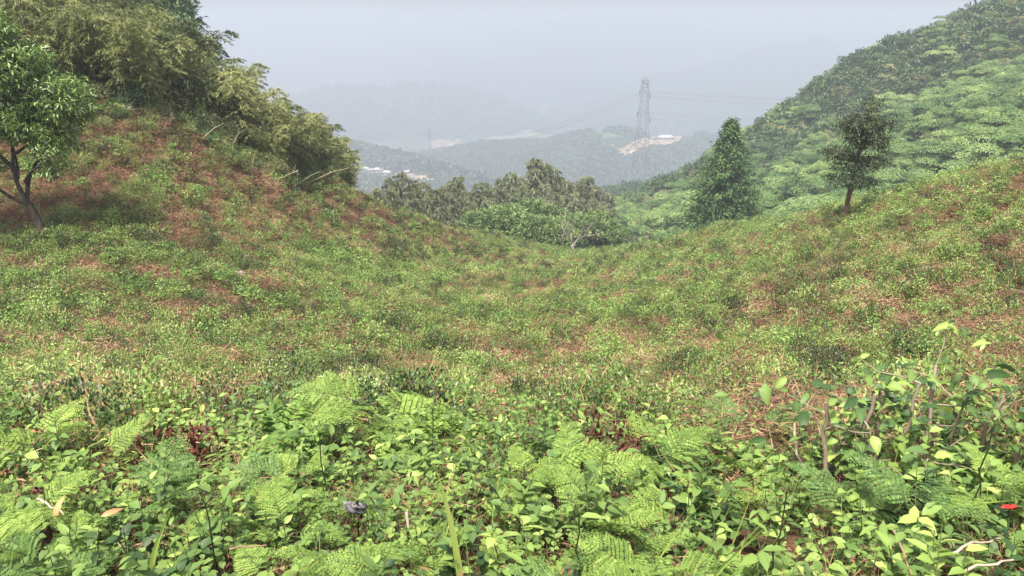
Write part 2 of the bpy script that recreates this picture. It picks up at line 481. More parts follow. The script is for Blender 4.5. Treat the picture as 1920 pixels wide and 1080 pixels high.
# ------------------------------------------------------------------ geometry-node scatter for growth nobody could count
def scatter(name, P, rot, scl, idx, protos, **kw):
    me = bpy.data.meshes.new(name)
    me.vertices.add(len(P)); me.vertices.foreach_set('co', np.asarray(P, float).ravel())
    for nm, ty, arr in (('rot', 'FLOAT_VECTOR', rot), ('idx', 'INT', idx), ('scl', 'FLOAT_VECTOR', scl)):
        a = me.attributes.new(nm, ty, 'POINT')
        a.data.foreach_set('vector' if ty == 'FLOAT_VECTOR' else 'value', np.ascontiguousarray(arr).ravel())
    o = link(name, me, **kw)
    c = bpy.data.collections.new(name + '_forms')
    for k, q in enumerate(protos):
        c.objects.link(bpy.data.objects.new('%s_form' % name, q))
    g = bpy.data.node_groups.new(name, 'GeometryNodeTree')
    g.interface.new_socket('Geometry', in_out='INPUT', socket_type='NodeSocketGeometry')
    g.interface.new_socket('Geometry', in_out='OUTPUT', socket_type='NodeSocketGeometry')
    gi, go = N(g, 'NodeGroupInput'), N(g, 'NodeGroupOutput')
    ci = N(g, 'GeometryNodeCollectionInfo'); ci.inputs[0].default_value = c
    ci.inputs['Separate Children'].default_value = True; ci.inputs['Reset Children'].default_value = True
    ip = N(g, 'GeometryNodeInstanceOnPoints'); ip.inputs['Pick Instance'].default_value = True
    def na(nm, ty):
        k = N(g, 'GeometryNodeInputNamedAttribute', data_type=ty); k.inputs['Name'].default_value = nm
        return [s for s in k.outputs if s.enabled and s.name == 'Attribute'][0]
    er = N(g, 'FunctionNodeEulerToRotation')
    g.links.new(na('rot', 'FLOAT_VECTOR'), er.inputs[0])
    g.links.new(gi.outputs[0], ip.inputs['Points']); g.links.new(ci.outputs[0], ip.inputs['Instance'])
    g.links.new(na('idx', 'INT'), ip.inputs['Instance Index'])
    g.links.new(er.outputs[0], ip.inputs['Rotation']); g.links.new(na('scl', 'FLOAT_VECTOR'), ip.inputs['Scale'])
    g.links.new(ip.outputs[0], go.inputs[0])
    md = o.modifiers.new('scatter', 'NODES'); md.node_group = g
    return o
def put(name, P, protos, s0=.8, s1=1.25, tilt=.15, zs=1.0, mul=None, **kw):
    n = len(P)
    rot = np.stack([rng.normal(0, tilt, n), rng.normal(0, tilt, n), rng.random(n)*6.283], 1)
    s = rng.uniform(s0, s1, n)*(1 if mul is None else mul)
    return scatter(name, P, rot, np.stack([s, s, s*zs*rng.uniform(.8, 1.2, n)], 1), rng.integers(0, len(protos), n), protos, **kw)

# ------------------------------------------------------------------ growth on the tea slope
M_tea = leaf_mat('tea_leaf', obj=.8, cols= [(0, (.02, .04, .014)), (.2, (.05, .088, .028)), (.42, (.10, .175, .038)), (.68, (.19, .29, .062)), (1, (.37, .46, .15))], trans=.22, rough=.4, spec=.5)
M_twig = leaf_mat('dry_twig', [(0, (.04, .024, .018)), (.3, (.10, .05, .032)), (.5, (.20, .105, .06)), (.75, (.36, .22, .12)), (1, (.52, .39, .24))], trans=0, rough=.8, spec=.2, pn=.35)
M_fern = leaf_mat('fern_leaf', [(0, (.055, .11, .032)), (.35, (.12, .21, .05)), (.65, (.22, .345, .078)), (1, (.40, .51, .15))], trans=.35, rough=.5, spec=.3)
M_straw = leaf_mat('straw', [(0, (.13, .075, .045)), (.5, (.30, .19, .11)), (1, (.52, .40, .25))], trans=.1, rough=.7)

def sph(n, up=0.0):
    d = rng.normal(size=(n, 3)); d[:, 2] = np.abs(d[:, 2]) if up else d[:, 2]
    return unit(d)
def tea_form(n, L, r=.31, h=.46, tw=40, form='diamond'):
    mb = MB()
    # clipped, uneven bush: several shoots, each with a tuft of leaves
    k = max(6, n//7)
    a = rng.random(k)*6.283; q = np.sqrt(rng.random(k))*r*rng.uniform(.6, 1.25, k)
    C = np.stack([np.cos(a)*q, np.sin(a)*q, h*(1-.55*(q/r)**2)*rng.uniform(.55, 1.12, k)], 1)
    P = np.repeat(C, 7, 0) + rng.normal(0, .035, (k*7, 3))
    D = unit(np.repeat(C*[1.4, 1.4, 1], 7, 0)*.8 + rng.normal(0, .55, (k*7, 3)) + [0, 0, .5])
    lv = np.clip(np.repeat(rng.random(k), 7)*.6 + rng.random(k*7)*.4, 0, 1)
    leaves(mb, P, D, rng.uniform(.7, 1.2, k*7)*L, L*.24, lv=lv, form=form, fold=.3)
    for j in range(tw):
        c = C[rng.integers(k)]*rng.uniform(.8, 1.08) + rng.normal(0, .04, 3); e = c + rng.normal(0, .06, 3) + [0, 0, .05]
        s = c + rng.normal(0, .05, 3) - [0, 0, .08]
        x = unit(np.cross(e-s, [.3, .2, 1]))*(.0035 if L < .05 else .006)
        mb.add([s-x, s+x, c+x*.8, c-x*.8, e], [[0, 1, 2], [0, 2, 3], [3, 2, 4]], rng.random(), 1)
    return mb.mesh('tea_bush', M_tea, M_twig)
def brush_form(n, r=.42, h=.34, wdt=.006, leafn=40, L=.2):
    """tangle of dead brown stalks and curled leaves"""
    mb = MB()
    a = rng.random(n)*6.283; q = np.sqrt(rng.random(n))*r
    P = np.stack([np.cos(a)*q, np.sin(a)*q, rng.uniform(0, 1, n)**1.5*h*(1-.5*(q/r)**2)], 1)
    D = rng.normal(0, 1, (n, 3)); D[:, 2] = rng.uniform(-.25, .7, n)
    leaves(mb, P, D, rng.uniform(.5, 1.3, n)*L, wdt, lv=rng.random(n), form='strip', mi=1, droop=.2)
    k = leafn; a = rng.random(k)*6.283; q = np.sqrt(rng.random(k))*r
    P = np.stack([np.cos(a)*q, np.sin(a)*q, rng.uniform(0.1, 1, k)*h], 1)
    leaves(mb, P, rng.normal(0, 1, (k, 3)), rng.uniform(.025, .055, k), .008, lv=rng.random(k)*.6, mi=1, fold=.6)
    return mb.mesh('dead_brush', M_tea, M_twig)
def frond_low(mb, base, dirh, L, W, n=9, lift=.5, lvb=.5, mi=0):
    """simple arching fern frond: pairs of toothed pinnae"""
    dirh = unit(np.r_[dirh[:2], 0]); t = np.linspace(.12, 1, n)
    C = base + np.outer(t*L, dirh) + np.outer(np.sin(t*1.9)*L*lift*.6, [0, 0, 1])
    X = np.cross(dirh, [0, 0, 1]); T = unit(np.gradient(C, axis=0))
    wd = W*np.sin((1-t)**.75*np.pi*.62+.05)
    for s in (-1, 1):
        leaves(mb, C, X*s + T*.45, wd*1.0, wd*.17+.004, N=np.tile([0, 0, 1.], (n, 1))+rng.normal(0, .25, (n, 3)), lv=np.clip(lvb+rng.normal(0, .12, n), 0, 1), mi=mi, droop=.12)
def fern_low_form(nf, L):
    mb = MB()
    for k in range(nf):
        a = rng.random()*6.283
        frond_low(mb, np.array([0, 0, .08]), np.array([math.cos(a), math.sin(a), 0]), L*rng.uniform(.7, 1.2), L*.38, lift=rng.uniform(.5, 1.1), lvb=rng.uniform(.3, .8))
    return mb.mesh('fern_tuft', M_fern)
def weed_form(n, L, h):
    mb = MB(); k = n//6
    a = rng.random(k)*6.283; q = np.sqrt(rng.random(k))*.22
    C = np.stack([np.cos(a)*q, np.sin(a)*q, h*rng.uniform(.4, 1.1, k)], 1)
    P = np.repeat(C, 6, 0)+rng.normal(0, .02, (k*6, 3)); D = rng.normal(0, 1, (k*6, 3)); D[:, 2] = np.abs(D[:, 2])*.6
    leaves(mb, P, D, rng.uniform(.7, 1.2, k*6)*L, L*.3, lv=rng.random(k*6))
    return mb.mesh('weed', M_fern)
def grass_form(n, h, mat):
    mb = MB(); P = np.c_[rng.normal(0, .1, (n, 2)), np.zeros(n)]
    D = rng.normal(0, .4, (n, 3)); D[:, 2] = 1
    leaves(mb, P, D, rng.uniform(.5, 1.1, n)*h, .006, lv=rng.random(n), form='strip', droop=.25)
    return mb.mesh('grass_tuft', mat)

# the slope's outline on the ground
edge = [px(*a)[:2]*1.06 for a in LR + RR]
left_edge = [px(*a)[:2]*1.09 for a in BAMB]
poly = np.array(left_edge + edge + [np.array([60, 5.]), np.array([60, -6.]), np.array([-40, -6.])])
def inside(P, poly):
    x, y = P[:, 0], P[:, 1]; c = np.zeros(len(P), bool); j = len(poly)-1
    for i in range(len(poly)):
        a, b = poly[i], poly[j]
        with np.errstate(divide='ignore', invalid='ignore'):
            c ^= ((a[1] > y) != (b[1] > y)) & (x < (b[0]-a[0])*(y-a[1])/(b[1]-a[1])+a[0])
        j = i
    return c
def field(cell, d0, d1, margin=.12, keep=None, poly_=poly):
    """jittered positions on the slope between two distances, a little wider than the view"""
    xs = np.arange(-.68*d1*1.2-2, .68*d1*1.2+2, cell); ys = np.arange(max(-2, d0*.6), d1*1.1, cell)
    X, Y = np.meshgrid(xs, ys); P = np.stack([X.ravel(), Y.ravel()], 1) + rng.uniform(-.5, .5, (X.size, 2))*cell
    r = np.hypot(P[:, 0], P[:, 1])
    P = P[(r >= d0) & (r < d1) & (np.abs(P[:, 0]) < P[:, 1]*.675*(1+margin)+1.6) & (inside(P, poly_) if poly_ is not None else True)]
    z = gz(P[:, 0], P[:, 1])
    return np.c_[P, z]
def rowphase(P):
    return np.mod(gz(P[:, 0], P[:, 1], False)/.60 - P[:, 1]*.32 + (fbm(P[:, 0]/6, P[:, 1]/6, 71, 2)-.5)*.5, 1.0)
def brown(P):
    """how much of the ground is dead brush: more on the left slope"""
    b = .48+(fbm(P[:, 0]/7, P[:, 1]/7, 55, 3)-.5)*.55+(fbm(P[:, 0]/1.6, P[:, 1]/1.6, 56, 2)-.5)*.45
    left = np.clip((-P[:, 0]-P[:, 1]*.10+1.0)/9, 0, 1)*np.clip(P[:, 1]/8, 0, 1)
    return b + .07*left

tea_near = [tea_form(760, .036, tw=90, form='diamond') for _ in range(5)]
tea_mid = [tea_form(460, .042, tw=80) for _ in range(5)]
tea_far = [tea_form(280, .06, tw=50) for _ in range(4)]
brush_near = [brush_form(300, wdt=.0045, leafn=150, L=.15) for _ in range(4)]
brush_far = [brush_form(170, wdt=.008, leafn=120, L=.17) for _ in range(4)]
fern_far = [fern_low_form(10, .2) for _ in range(4)]
weeds = [weed_form(190, .032, .26) for _ in range(3)]
weeds_far = [weed_form(150, .048, .28) for _ in range(3)]
grass_dry = [grass_form(26, .35, M_straw) for _ in range(3)]

tea_pts = {}
for nm, cell, d0, d1, forms, s0, s1 in (('near', .31, 3.9, 13, tea_near, .7, 1.05), ('mid', .32, 13, 32, tea_mid, .7, 1.15), ('far', .42, 32, 84, tea_far, .85, 1.3)):
    P = field(cell, d0, d1); ph = rowphase(P); br = brown(P)
    q0 = gz(P[:, 0], P[:, 1], False); gx_ = (gz(P[:, 0]+.5, P[:, 1], False)-q0)*2/.6; gy_ = (gz(P[:, 0], P[:, 1]+.5, False)-q0)*2/.6-.32
    wide = np.hypot(gx_, gy_) < .75                  # rows closer together where they would spread out
    row = (np.abs(ph-.5) < .2) | (rng.random(len(P)) < .06) | (wide & (rng.random(len(P)) < .5)) | ((P[:, 0] < -.22*P[:, 1]) & (rng.random(len(P)) < .34))
    row &= (rng.random(len(P)) > np.clip((br-.58)*2.2, .06, .62))
    T = P[row]; Tm = (1.15-1.6*np.clip(np.abs(ph-.5)-.05, 0, .3))[row]
    if nm == 'near':
        T = T[np.argsort(np.hypot(T[:, 0], T[:, 1]))]
        grp, T2 = T[:300], T[300:]
        for k, p in enumerate(grp):
            b = link('tea_bush', forms[k % len(forms)])
            tag(b, 'low clipped tea bush ' + near(p, [(60, 800, 'in the nearest rows at the left edge'), (330, 820, 'behind the small dead red bush'), (600, 830, 'left of the largest fern'), (880, 810, 'right of the largest fern'), (1120, 800, 'around the pale rock'), (1350, 800, 'left of the cut grey stems'), (1600, 740, 'behind the cut grey stems'), (1850, 720, 'in the nearest rows at the right edge')]), 'tea bush', 'nearest tea bushes below the roadside ferns')
            b.location = p - [0, 0, .03]; s = rng.uniform(s0, s1)
            b.scale = (s, s, s*rng.uniform(.8, 1.15)); b.rotation_euler = (rng.normal(0, .12), rng.normal(0, .12), rng.random()*6.28)
        T = T2; Tm = None
    tea_pts[nm] = T
    put('tea_bushes', T-[0, 0, .04], forms, s0, s1, mul=Tm, kind='stuff', label='rows of low tea bushes covering the bowl of the hillside')
    # dead brush and litter between the bushes
    B = field(cell*1.0, d0*.8, d1); br = brown(B); ph = rowphase(B)
    m = (rng.random(len(B)) < np.clip((br-.38)*2.4, .25, .9)*np.where(np.abs(ph-.5) < .3, .6, 1.8))
    m |= rng.random(len(B)) < np.clip((fbm(B[:, 0]/1.1, B[:, 1]/1.1, 404, 2)-.52)*3.5, 0, .8)
    B = B[m]; top_ = (fbm(B[:, 0]/1.1, B[:, 1]/1.1, 404, 2) > .56); B[:, 2] += np.where(top_, .16, 0)
    put('dead_brush', B, brush_near if d1 < 14 else brush_far, .75*s0, 1.1*s1, zs=.6, kind='stuff', label='reddish brown dead bracken and cut twigs lying between the tea bushes')
    # bright fern tufts and weeds
    F = field(cell*1.5, d0*.8, d1); f = fbm(F[:, 0]/4, F[:, 1]/4, 91, 3) + .10*np.clip(F[:, 0]/12, -1, 1)
    F = F[rng.random(len(F)) < np.clip((f-.42)*2.2, .03, .7)*np.where(np.abs(rowphase(F)-.5) < .28, 1, .15)]
    put('fern_tufts', F+[0, 0, .05], fern_far, .7, 1.3 if d1 < 40 else 1.9, kind='stuff', label='bright green bracken tufts growing up through the tea')
    Wd = field(cell*1.1, d0*.8, d1); f = fbm(Wd[:, 0]/5, Wd[:, 1]/5, 17, 3)
    Wd = Wd[rng.random(len(Wd)) < np.clip((f-.38)*2.4, .12, .75)*np.where(np.abs(rowphase(Wd)-.5) < .28, 1, .3)]
    put('weeds', Wd+[0, 0, .05], weeds if d1 < 14 else weeds_far, .8, 1.4 if d1 < 40 else 1.9, kind='stuff', label='pale green weeds filling the gaps between the tea bushes')
    G = field(cell*1.9, d0*.8, d1); G = G[rng.random(len(G)) < .22]
    put('dry_grass', G, grass_dry, .7, 1.3 if d1 < 40 else 1.8, tilt=.35, kind='stuff', label='dry straw coloured grass among the tea bushes')

# fallen leaves and chips lying on the soil everywhere
litter_forms = []
for k in range(4):
    mb = MB(); n = 240; a = rng.random(n)*6.283; q = np.sqrt(rng.random(n))*.5
    P = np.stack([np.cos(a)*q, np.sin(a)*q, rng.uniform(.0, .05, n)], 1); D = rng.normal(0, 1, (n, 3)); D[:, 2] *= .25
    leaves(mb, P[:130], D[:130], rng.uniform(.02, .045, 130), .007, N=rng.normal(0, .5, (130, 3))+[0, 0, 1], lv=rng.random(130), fold=.5)
    leaves(mb, P[130:], D[130:], rng.uniform(.08, .25, 110), .0035, lv=rng.random(110), form='strip')
    litter_forms.append(mb.mesh('leaf_litter', M_twig))
P = np.concatenate([field(.6, 2.5, 16), field(.8, 16, 48)])
put('leaf_litter', P, litter_forms, .8, 1.3, tilt=.12, kind='stuff', label='brown fallen leaves and broken twigs covering the soil of the slope')
# ------------------------------------------------------------------ trees and bamboo
M_bark = noise_mat('dark_bark', [(.3, (.018, .015, .013)), (.5, (.045, .037, .03)), (.7, (.10, .085, .07))], 9, stretch=(1, 1, .25), bump=.02)
M_bark_brown = noise_mat('brown_bark', [(.3, (.05, .032, .022)), (.5, (.11, .075, .052)), (.7, (.19, .14, .10))], 9, stretch=(1, 1, .25), bump=.02)
M_bark_pale = noise_mat('bleached_wood', [(.3, (.17, .15, .13)), (.6, (.33, .30, .27))], 6, stretch=(1, 1, .3))
M_culm = noise_mat('bamboo_culm', [(.3, (.10, .10, .05)), (.6, (.26, .24, .13))], 3)
M_pole = noise_mat('dry_pole', [(.3, (.30, .23, .16)), (.6, (.50, .42, .31))], 5)
M_long = leaf_mat('long_leaf', [(0, (.05, .10, .03)), (.4, (.125, .205, .05)), (.7, (.23, .34, .09)), (1, (.43, .52, .22))], trans=.25, rough=.35, spec=.6, pn=.15)
M_chest = leaf_mat('chestnut_leaf', [(0, (.07, .12, .04)), (.5, (.14, .22, .06)), (.8, (.26, .34, .11)), (1, (.44, .48, .20))], trans=.25, pn=.15)
M_cone = leaf_mat('redwood_leaf', [(0, (.045, .10, .035)), (.5, (.095, .185, .05)), (.85, (.16, .27, .07)), (1, (.22, .34, .10))], trans=.25, pn=.2)
M_dark = leaf_mat('dark_needle', [(0, (.018, .034, .015)), (.5, (.045, .070, .029)), (.85, (.085, .115, .046)), (1, (.15, .18, .08))], trans=.1, pn=.2)
M_lay = leaf_mat('layered_leaf', [(0, (.055, .11, .042)), (.4, (.13, .225, .072)), (.7, (.24, .35, .115)), (1, (.42, .51, .20))], trans=.25, obj=.5, pn=.4, pscale=.05)
M_olive = leaf_mat('olive_bamboo_leaf', [(0, (.065, .09, .035)), (.35, (.155, .19, .068)), (.65, (.28, .31, .11)), (1, (.46, .48, .21))], trans=.25, obj=.75, pn=.3, pscale=.15)
M_brownb = leaf_mat('brownish_bamboo_leaf', [(0, (.13, .13, .06)), (.4, (.21, .235, .10)), (.7, (.32, .33, .14)), (1, (.48, .46, .22))], trans=.2, obj=.6, pn=.5, pscale=.06)
M_grey = leaf_mat('greyish_bamboo_leaf', [(0, (.085, .105, .055)), (.4, (.165, .195, .095)), (.7, (.26, .285, .14)), (1, (.40, .40, .23))], trans=.2, obj=.4, pn=.2, pscale=.15)
M_deep = leaf_mat('deep_green_leaf', [(0, (.03, .06, .028)), (.5, (.07, .125, .045)), (.8, (.12, .19, .065)), (1, (.20, .29, .10))], trans=.2, obj=.5, pn=.3, pscale=.08)

def curve(a, b, sag=0.0, n=7, wob=.05):
    a = np.asarray(a, float); b = np.asarray(b, float); t = np.linspace(0, 1, n)[:, None]
    L = np.linalg.norm(b-a)
    p = a + (b-a)*t; p[:, 2] += (sag*L*np.sin(t*np.pi))[:, 0]
    w_ = rng.normal(0, wob*L, (n, 3))*np.sin(t*np.pi); return p + w_
def in_ells(ells, n, shell=.55):
    E = np.array(ells, float); vol = E[:, 3]*E[:, 4]*E[:, 5]
    k = rng.choice(len(E), n, p=vol/vol.sum())
    d = sph(n); r = shell + (1-shell)*rng.random(n)**.6
    r = np.where(rng.random(n) < .25, rng.random(n), r)
    return E[k, :3] + d*E[k, 3:6]*r[:, None]*rng.uniform(.85, 1.08, (n, 1)), d
def crown(mb, ells, nsh, per, L, W, mi=0, droop=.35, spread=.9, shell=.55, form='diamond', jit=.1, up=.15):
    C, D = in_ells(ells, nsh, shell)
    P = np.repeat(C, per, 0) + rng.normal(0, jit, (nsh*per, 3))
    DD = unit(np.repeat(D, per, 0)*.6 + rng.normal(0, spread, (nsh*per, 3))*.6 + [0, 0, up-droop])
    lv = np.clip(np.repeat(rng.random(nsh), per)*.65 + rng.random(nsh*per)*.35, 0, 1)
    leaves(mb, P, DD, rng.uniform(.7, 1.25, nsh*per)*L, W, lv=lv, form=form, droop=.15, mi=mi)
    return C
def limbs(mb, start, C, n, r0, sag=.1, sides=5, mi=0, wob=.05):
    ix = rng.choice(len(C), min(n, len(C)), replace=False)
    for k in ix:
        c = curve(start[rng.integers(len(start))], C[k], sag, 7, wob)
        tube(mb, c, np.linspace(r0*rng.uniform(.6, 1.1), r0*.12, 7), sides, mi=mi)

def plume(mc, ml, h, lean, L=.3, nb=46, per=13, r=.045, W=.03, reach=1.0, start=.28, mi=0):
    """one bamboo: arching culm with drooping leaf sprays"""
    la = rng.random()*6.283 if lean is None else lean[0]; lm = (rng.uniform(.1, .3) if lean is None else lean[1])
    t = np.linspace(0, 1, 14)
    off = (lm*h)*(t**2.4)
    pts = np.stack([np.cos(la)*off, np.sin(la)*off, h*(t - .64*lm*t**5)/(1 - .5*lm)], 1)
    tube(mc, pts, np.linspace(r, r*.15, 14), 5, mi=mi)
    s = start + (1-start)*rng.random(nb)**.85
    base = np.stack([np.interp(s, t, pts[:, i]) for i in range(3)], 1)
    a = rng.random(nb)*6.283
    bl = reach*(.35+.75*np.sin(np.clip((s-start)/(1-start), 0, 1)*2.6+.35))*rng.uniform(.6, 1.2, nb)*h*.13
    tip = np.stack([np.cos(a)*bl, np.sin(a)*bl, bl*rng.uniform(-.15, .5, nb)], 1)
    u = rng.random((nb, per))**.7
    P = base[:, None] + tip[:, None]*u[..., None] ; P[..., 2] -= (u**2*bl[:, None]*.55)
    D = unit(tip)[:, None]*.75 + rng.normal(0, .38, (nb, per, 3)) + [0, 0, -.45]
    lv = np.clip(rng.random((nb, 1))*.5 + rng.random((nb, per))*.5, 0, 1)
    leaves(ml, P.reshape(-1, 3), D.reshape(-1, 3), rng.uniform(.6, 1.2, nb*per)*L, W, lv=lv.ravel(), droop=.25)

def thing2(name, loc, parts, rz=0.0, sc=1.0, **kw):
    """a thing with one child per (name, mesh)"""
    e = empty(name, loc, rz, sc if not isinstance(sc, tuple) else 1.0, **kw)
    if isinstance(sc, tuple): e.scale = sc
    for nm, me in parts: link(nm, me, e)
    return e
def fit(x, ytop, d):
    """ground point below a photo pixel at a given distance and the height up to that pixel"""
    t = px(x, ytop, d); g = float(gz(t[0], t[1]))
    return np.array([t[0], t[1], g]), t[2]-g

# --- the long-leaved tree on the left slope
B0, dB = hit(92, 466)
sB = dB/FPX
def lp(x, y, dy=0.0): return np.array([(x-92)*sB*1.06+.05, dy, -(y-466)*sB*1.05])
mt, ml = MB(), MB()
tr = np.array([lp(94, 474), lp(88, 450), lp(78, 415), lp(68, 388, .05)])
tube(mt, tr, [.13, .11, .10, .09], 9)
forks = [[lp(68, 388), lp(72, 350, .1), lp(88, 320, .2), lp(112, 292, .3), lp(145, 268, .4), lp(165, 235, .5)],
         [lp(68, 388), lp(60, 345, -.1), lp(58, 320), lp(78, 270, -.3), lp(98, 210, -.4), lp(102, 150, -.3)],
         [lp(58, 325), lp(35, 290, -.2), lp(20, 240, -.5), lp(15, 170, -.5), lp(10, 100, -.4)],
         [lp(70, 388), lp(40, 384, .2), lp(10, 372, .4), lp(-25, 340, .5), lp(-60, 290, .6)],
         [lp(60, 345), lp(45, 330, .5), lp(25, 270, .9), lp(40, 200, 1.0), lp(50, 120, .9)],
         [lp(72, 350), lp(100, 335, -.6), lp(125, 320, -1.0), lp(160, 300, -1.1)],
         [lp(75, 300, -.3), lp(95, 280, .2), lp(120, 230, .7), lp(130, 180, .9)]]
nodes = []
for k, f in enumerate(forks):
    f = np.array(f); tt = np.linspace(0, 1, len(f)); u = np.linspace(0, 1, 14)
    g = np.stack([np.interp(u, tt, f[:, i]) for i in range(3)], 1); g[1:-1] = (g[:-2]+g[1:-1]*2+g[2:])/4
    tube(mt, g, np.linspace(.065 if k < 4 else .042, .01, 14), 7); nodes.append(g[4:])
nodes = np.concatenate(nodes)
ells = [(*lp(40, 130), .95, 1.0, .95), (*lp(95, 165), .85, 1.0, .7), (*lp(160, 205), .85, .9, .65), (*lp(60, 100), .85, .9, .6), (*lp(172, 225), .6, .7, .5), (*lp(115, 150), .7, .8, .6), (*lp(100, 250), .8, .9, .7), (*lp(-10, 110), 1.0, 1.0, .8), (*lp(50, 230), 1.2, 1.2, .8), (*lp(-40, 210), 1.0, 1.2, 1.2),
        (*lp(140, 280), .72, .85, .5), (*lp(-20, 320), .95, 1.0, .55), (*lp(125, 325), .55, .6, .3), (*lp(5, 80), .5, .6, .3)]
ells = [(*e_[:3], e_[3]*sB*65, e_[4]*sB*65, e_[5]*sB*62) for e_ in ells]
C, D = in_ells(ells, 3300, .45)
n = len(C); per = 9
P = np.repeat(C, per, 0) + rng.normal(0, .035, (n*per, 3))
DD = unit(rng.normal(0, 1, (n*per, 3)) + np.repeat(D, per, 0)*.35 + [0, 0, -.25])
lv = np.clip(np.repeat(rng.random(n), per)*.6+rng.random(n*per)*.4, 0, 1)
leaves(ml, P, DD, rng.uniform(.12, .19, n*per), .022, lv=lv, droop=.25, fold=.4)
for k in rng.choice(n, 330, replace=False):
    j = np.argmin(((nodes-C[k])**2).sum(1) + rng.random(len(nodes))*.25)
    tube(mt, curve(nodes[j], C[k], .05, 5, .06), np.linspace(.016, .003, 5), 4)
thing2('broadleaf_tree', B0, [('trunk', mt.mesh('trunk', M_bark)), ('crown', ml.mesh('crown', M_long))],
       label='spreading long-leaved tree with forked dark trunk on the left slope', cat='tree')

# --- conical redwood at the far edge
p0, h0 = fit(1372, 224, 71)
mt, ml = MB(), MB()
tube(mt, [[0, 0, -.3], [.05, 0, h0*.5], [0, 0, h0*.97]], [.22, .13, .02], 8)
zz = np.linspace(.03, .985, 76)*h0
for z in zz:
    f = z/h0; rad = h0*.35*(1-f)**.72*(1-.35*(f < .06))
    for a in rng.random(9)*6.283:
        r_ = rad*rng.uniform(.5, 1.2); e = np.array([math.cos(a)*r_, math.sin(a)*r_, z+rng.uniform(-.1, .35)])
        s = np.array([0, 0, z-.15]); c = curve(s, e, .06, 5, .03)
        if f > .1 and rng.random() < .5: tube(mt, c, np.linspace(.03, .006, 5), 3)
        m_ = int(10+20*r_/2); u = rng.random(m_)**.55
        P = s+(e-s)*u[:, None]+rng.normal(0, .16, (m_, 3)); dd = unit(e-s)*.8+rng.normal(0, .5, (m_, 3))+[0, 0, -.2]
        leaves(ml, P, dd, rng.uniform(.22, .42, m_), .07, lv=np.clip(rng.random()*.6+rng.random(m_)*.4, 0, 1), droop=.3)
thing2('conifer_tree', p0, [('trunk', mt.mesh('trunk', M_bark_brown)), ('crown', ml.mesh('crown', M_cone))],
       label='tall bright green cone-shaped conifer behind the far edge of the tea slope', cat='tree')

# --- dark open conifer on the right slope
p0, dR = hit(1582, 419)
sR = dR/FPX
def rp(x, y, dy=0.0): return np.array([(x-1582)*sR, dy, -(y-419)*sR*1.03])
mt, ml = MB(), MB()
tr = np.array([rp(1582, 424), rp(1583, 380), rp(1587, 330), rp(1593, 270), rp(1597, 220), rp(1602, 186)])
tube(mt, tr, [.11, .09, .075, .055, .035, .012], 8)
ellr = [(*rp(1602, 205), .55, .6, .45), (*rp(1590, 235), 1.15, 1.1, .5), (*rp(1568, 240), .6, .7, .35), (*rp(1630, 238), .55, .7, .5), (*rp(1600, 262), 1.15, 1.1, .45),
        (*rp(1560, 285), 1.0, .9, .28), (*rp(1535, 290), .45, .5, .22), (*rp(1590, 305), 1.05, 1.0, .45), (*rp(1632, 300), .6, .7, .35), (*rp(1575, 335), .95, 1.0, .38), (*rp(1610, 338), .7, .8, .25), (*rp(1632, 275), .3, .4, .35)]
ellr = [(*e_[:3], e_[3]*sR*40, e_[4]*sR*40, e_[5]*sR*38) for e_ in ellr]
C, D = in_ells(ellr, 780, .3)
n = len(C); per = 9
P = np.repeat(C, per, 0) + rng.normal(0, .08, (n*per, 3))*[1, 1, .8]; P[:, 2] -= rng.random(n*per)*.12
leaves(ml, P, rng.normal(0, .6, (n*per, 3))+[0, 0, -.55]+np.repeat(D, per, 0)*.4, rng.uniform(.07, .15, n*per), .02, lv=np.clip(np.repeat(rng.random(n), per)*.6+rng.random(n*per)*.4, 0, 1), droop=.2)
for k in rng.choice(n, 150, replace=False):
    z = np.clip(C[k][2]-.3, .9, None); s = np.array([np.interp(z, tr[:, 2], tr[:, 0]), 0, z])
    tube(mt, curve(s, C[k], .05, 5, .05), np.linspace(.028, .005, 5), 4)
thing2('cedar_tree', p0, [('trunk', mt.mesh('trunk', M_bark_brown)), ('crown', ml.mesh('crown', M_dark))],
       label='dark ragged conifer with bare lower trunk standing alone on the right slope', cat='tree')

# --- bleached dead tree at the bottom of the bowl
p0, dD = hit(1074, 476)
dD = min(dD, 78); sD = dD/FPX
p0 = px(1074, 477, dD); p0[2] = float(gz(p0[0], p0[1]))
def dp(x, y, dy=0.0): return np.array([(x-1074)*sD, dy, -(y-477)*sD*1.03])
mt, mbr = MB(), MB()
tube(mt, [dp(1074, 480), dp(1074, 468), dp(1072, 462)], [.2, .16, .15], 7)
for f, r0 in (([(1074, 466), (1070, 448), (1061, 440), (1050, 422), (1046, 410)], .075), ([(1073, 466), (1080, 452), (1092, 446), (1112, 442), (1120, 436)], .075), ([(1070, 450), (1072, 432), (1078, 412)], .07),
              ([(1084, 450), (1090, 436), (1092, 414)], .06), ([(1061, 440), (1052, 442), (1056, 458)], .05), ([(1092, 446), (1098, 436), (1104, 424)], .05), ([(1066, 446), (1062, 428), (1058, 414)], .05), ([(1072, 434), (1064, 420), (1066, 404)], .04)):
    g = np.array([dp(x, y, rng.normal(0, .3)*(i > 0)) for i, (x, y) in enumerate(f)])
    u = np.linspace(0, 1, 9); g = np.stack([np.interp(u, np.linspace(0, 1, len(g)), g[:, i]) for i in range(3)], 1)
    tube(mbr, g, np.linspace(r0, .02, 9), 5)
    for _ in range(7):
        s = g[rng.integers(3, 9)]; tube(mbr, curve(s, s+rng.normal(0, .35, 3)+[0, 0, .35], 0, 4, .08), np.linspace(.025, .008, 4), 3)
thing2('dead_tree', p0, [('trunk', mt.mesh('trunk', M_bark_pale)), ('branch', mbr.mesh('branch', M_bark_pale))],
       label='small bleached leafless tree at the bottom of the bowl before the grove', cat='tree')

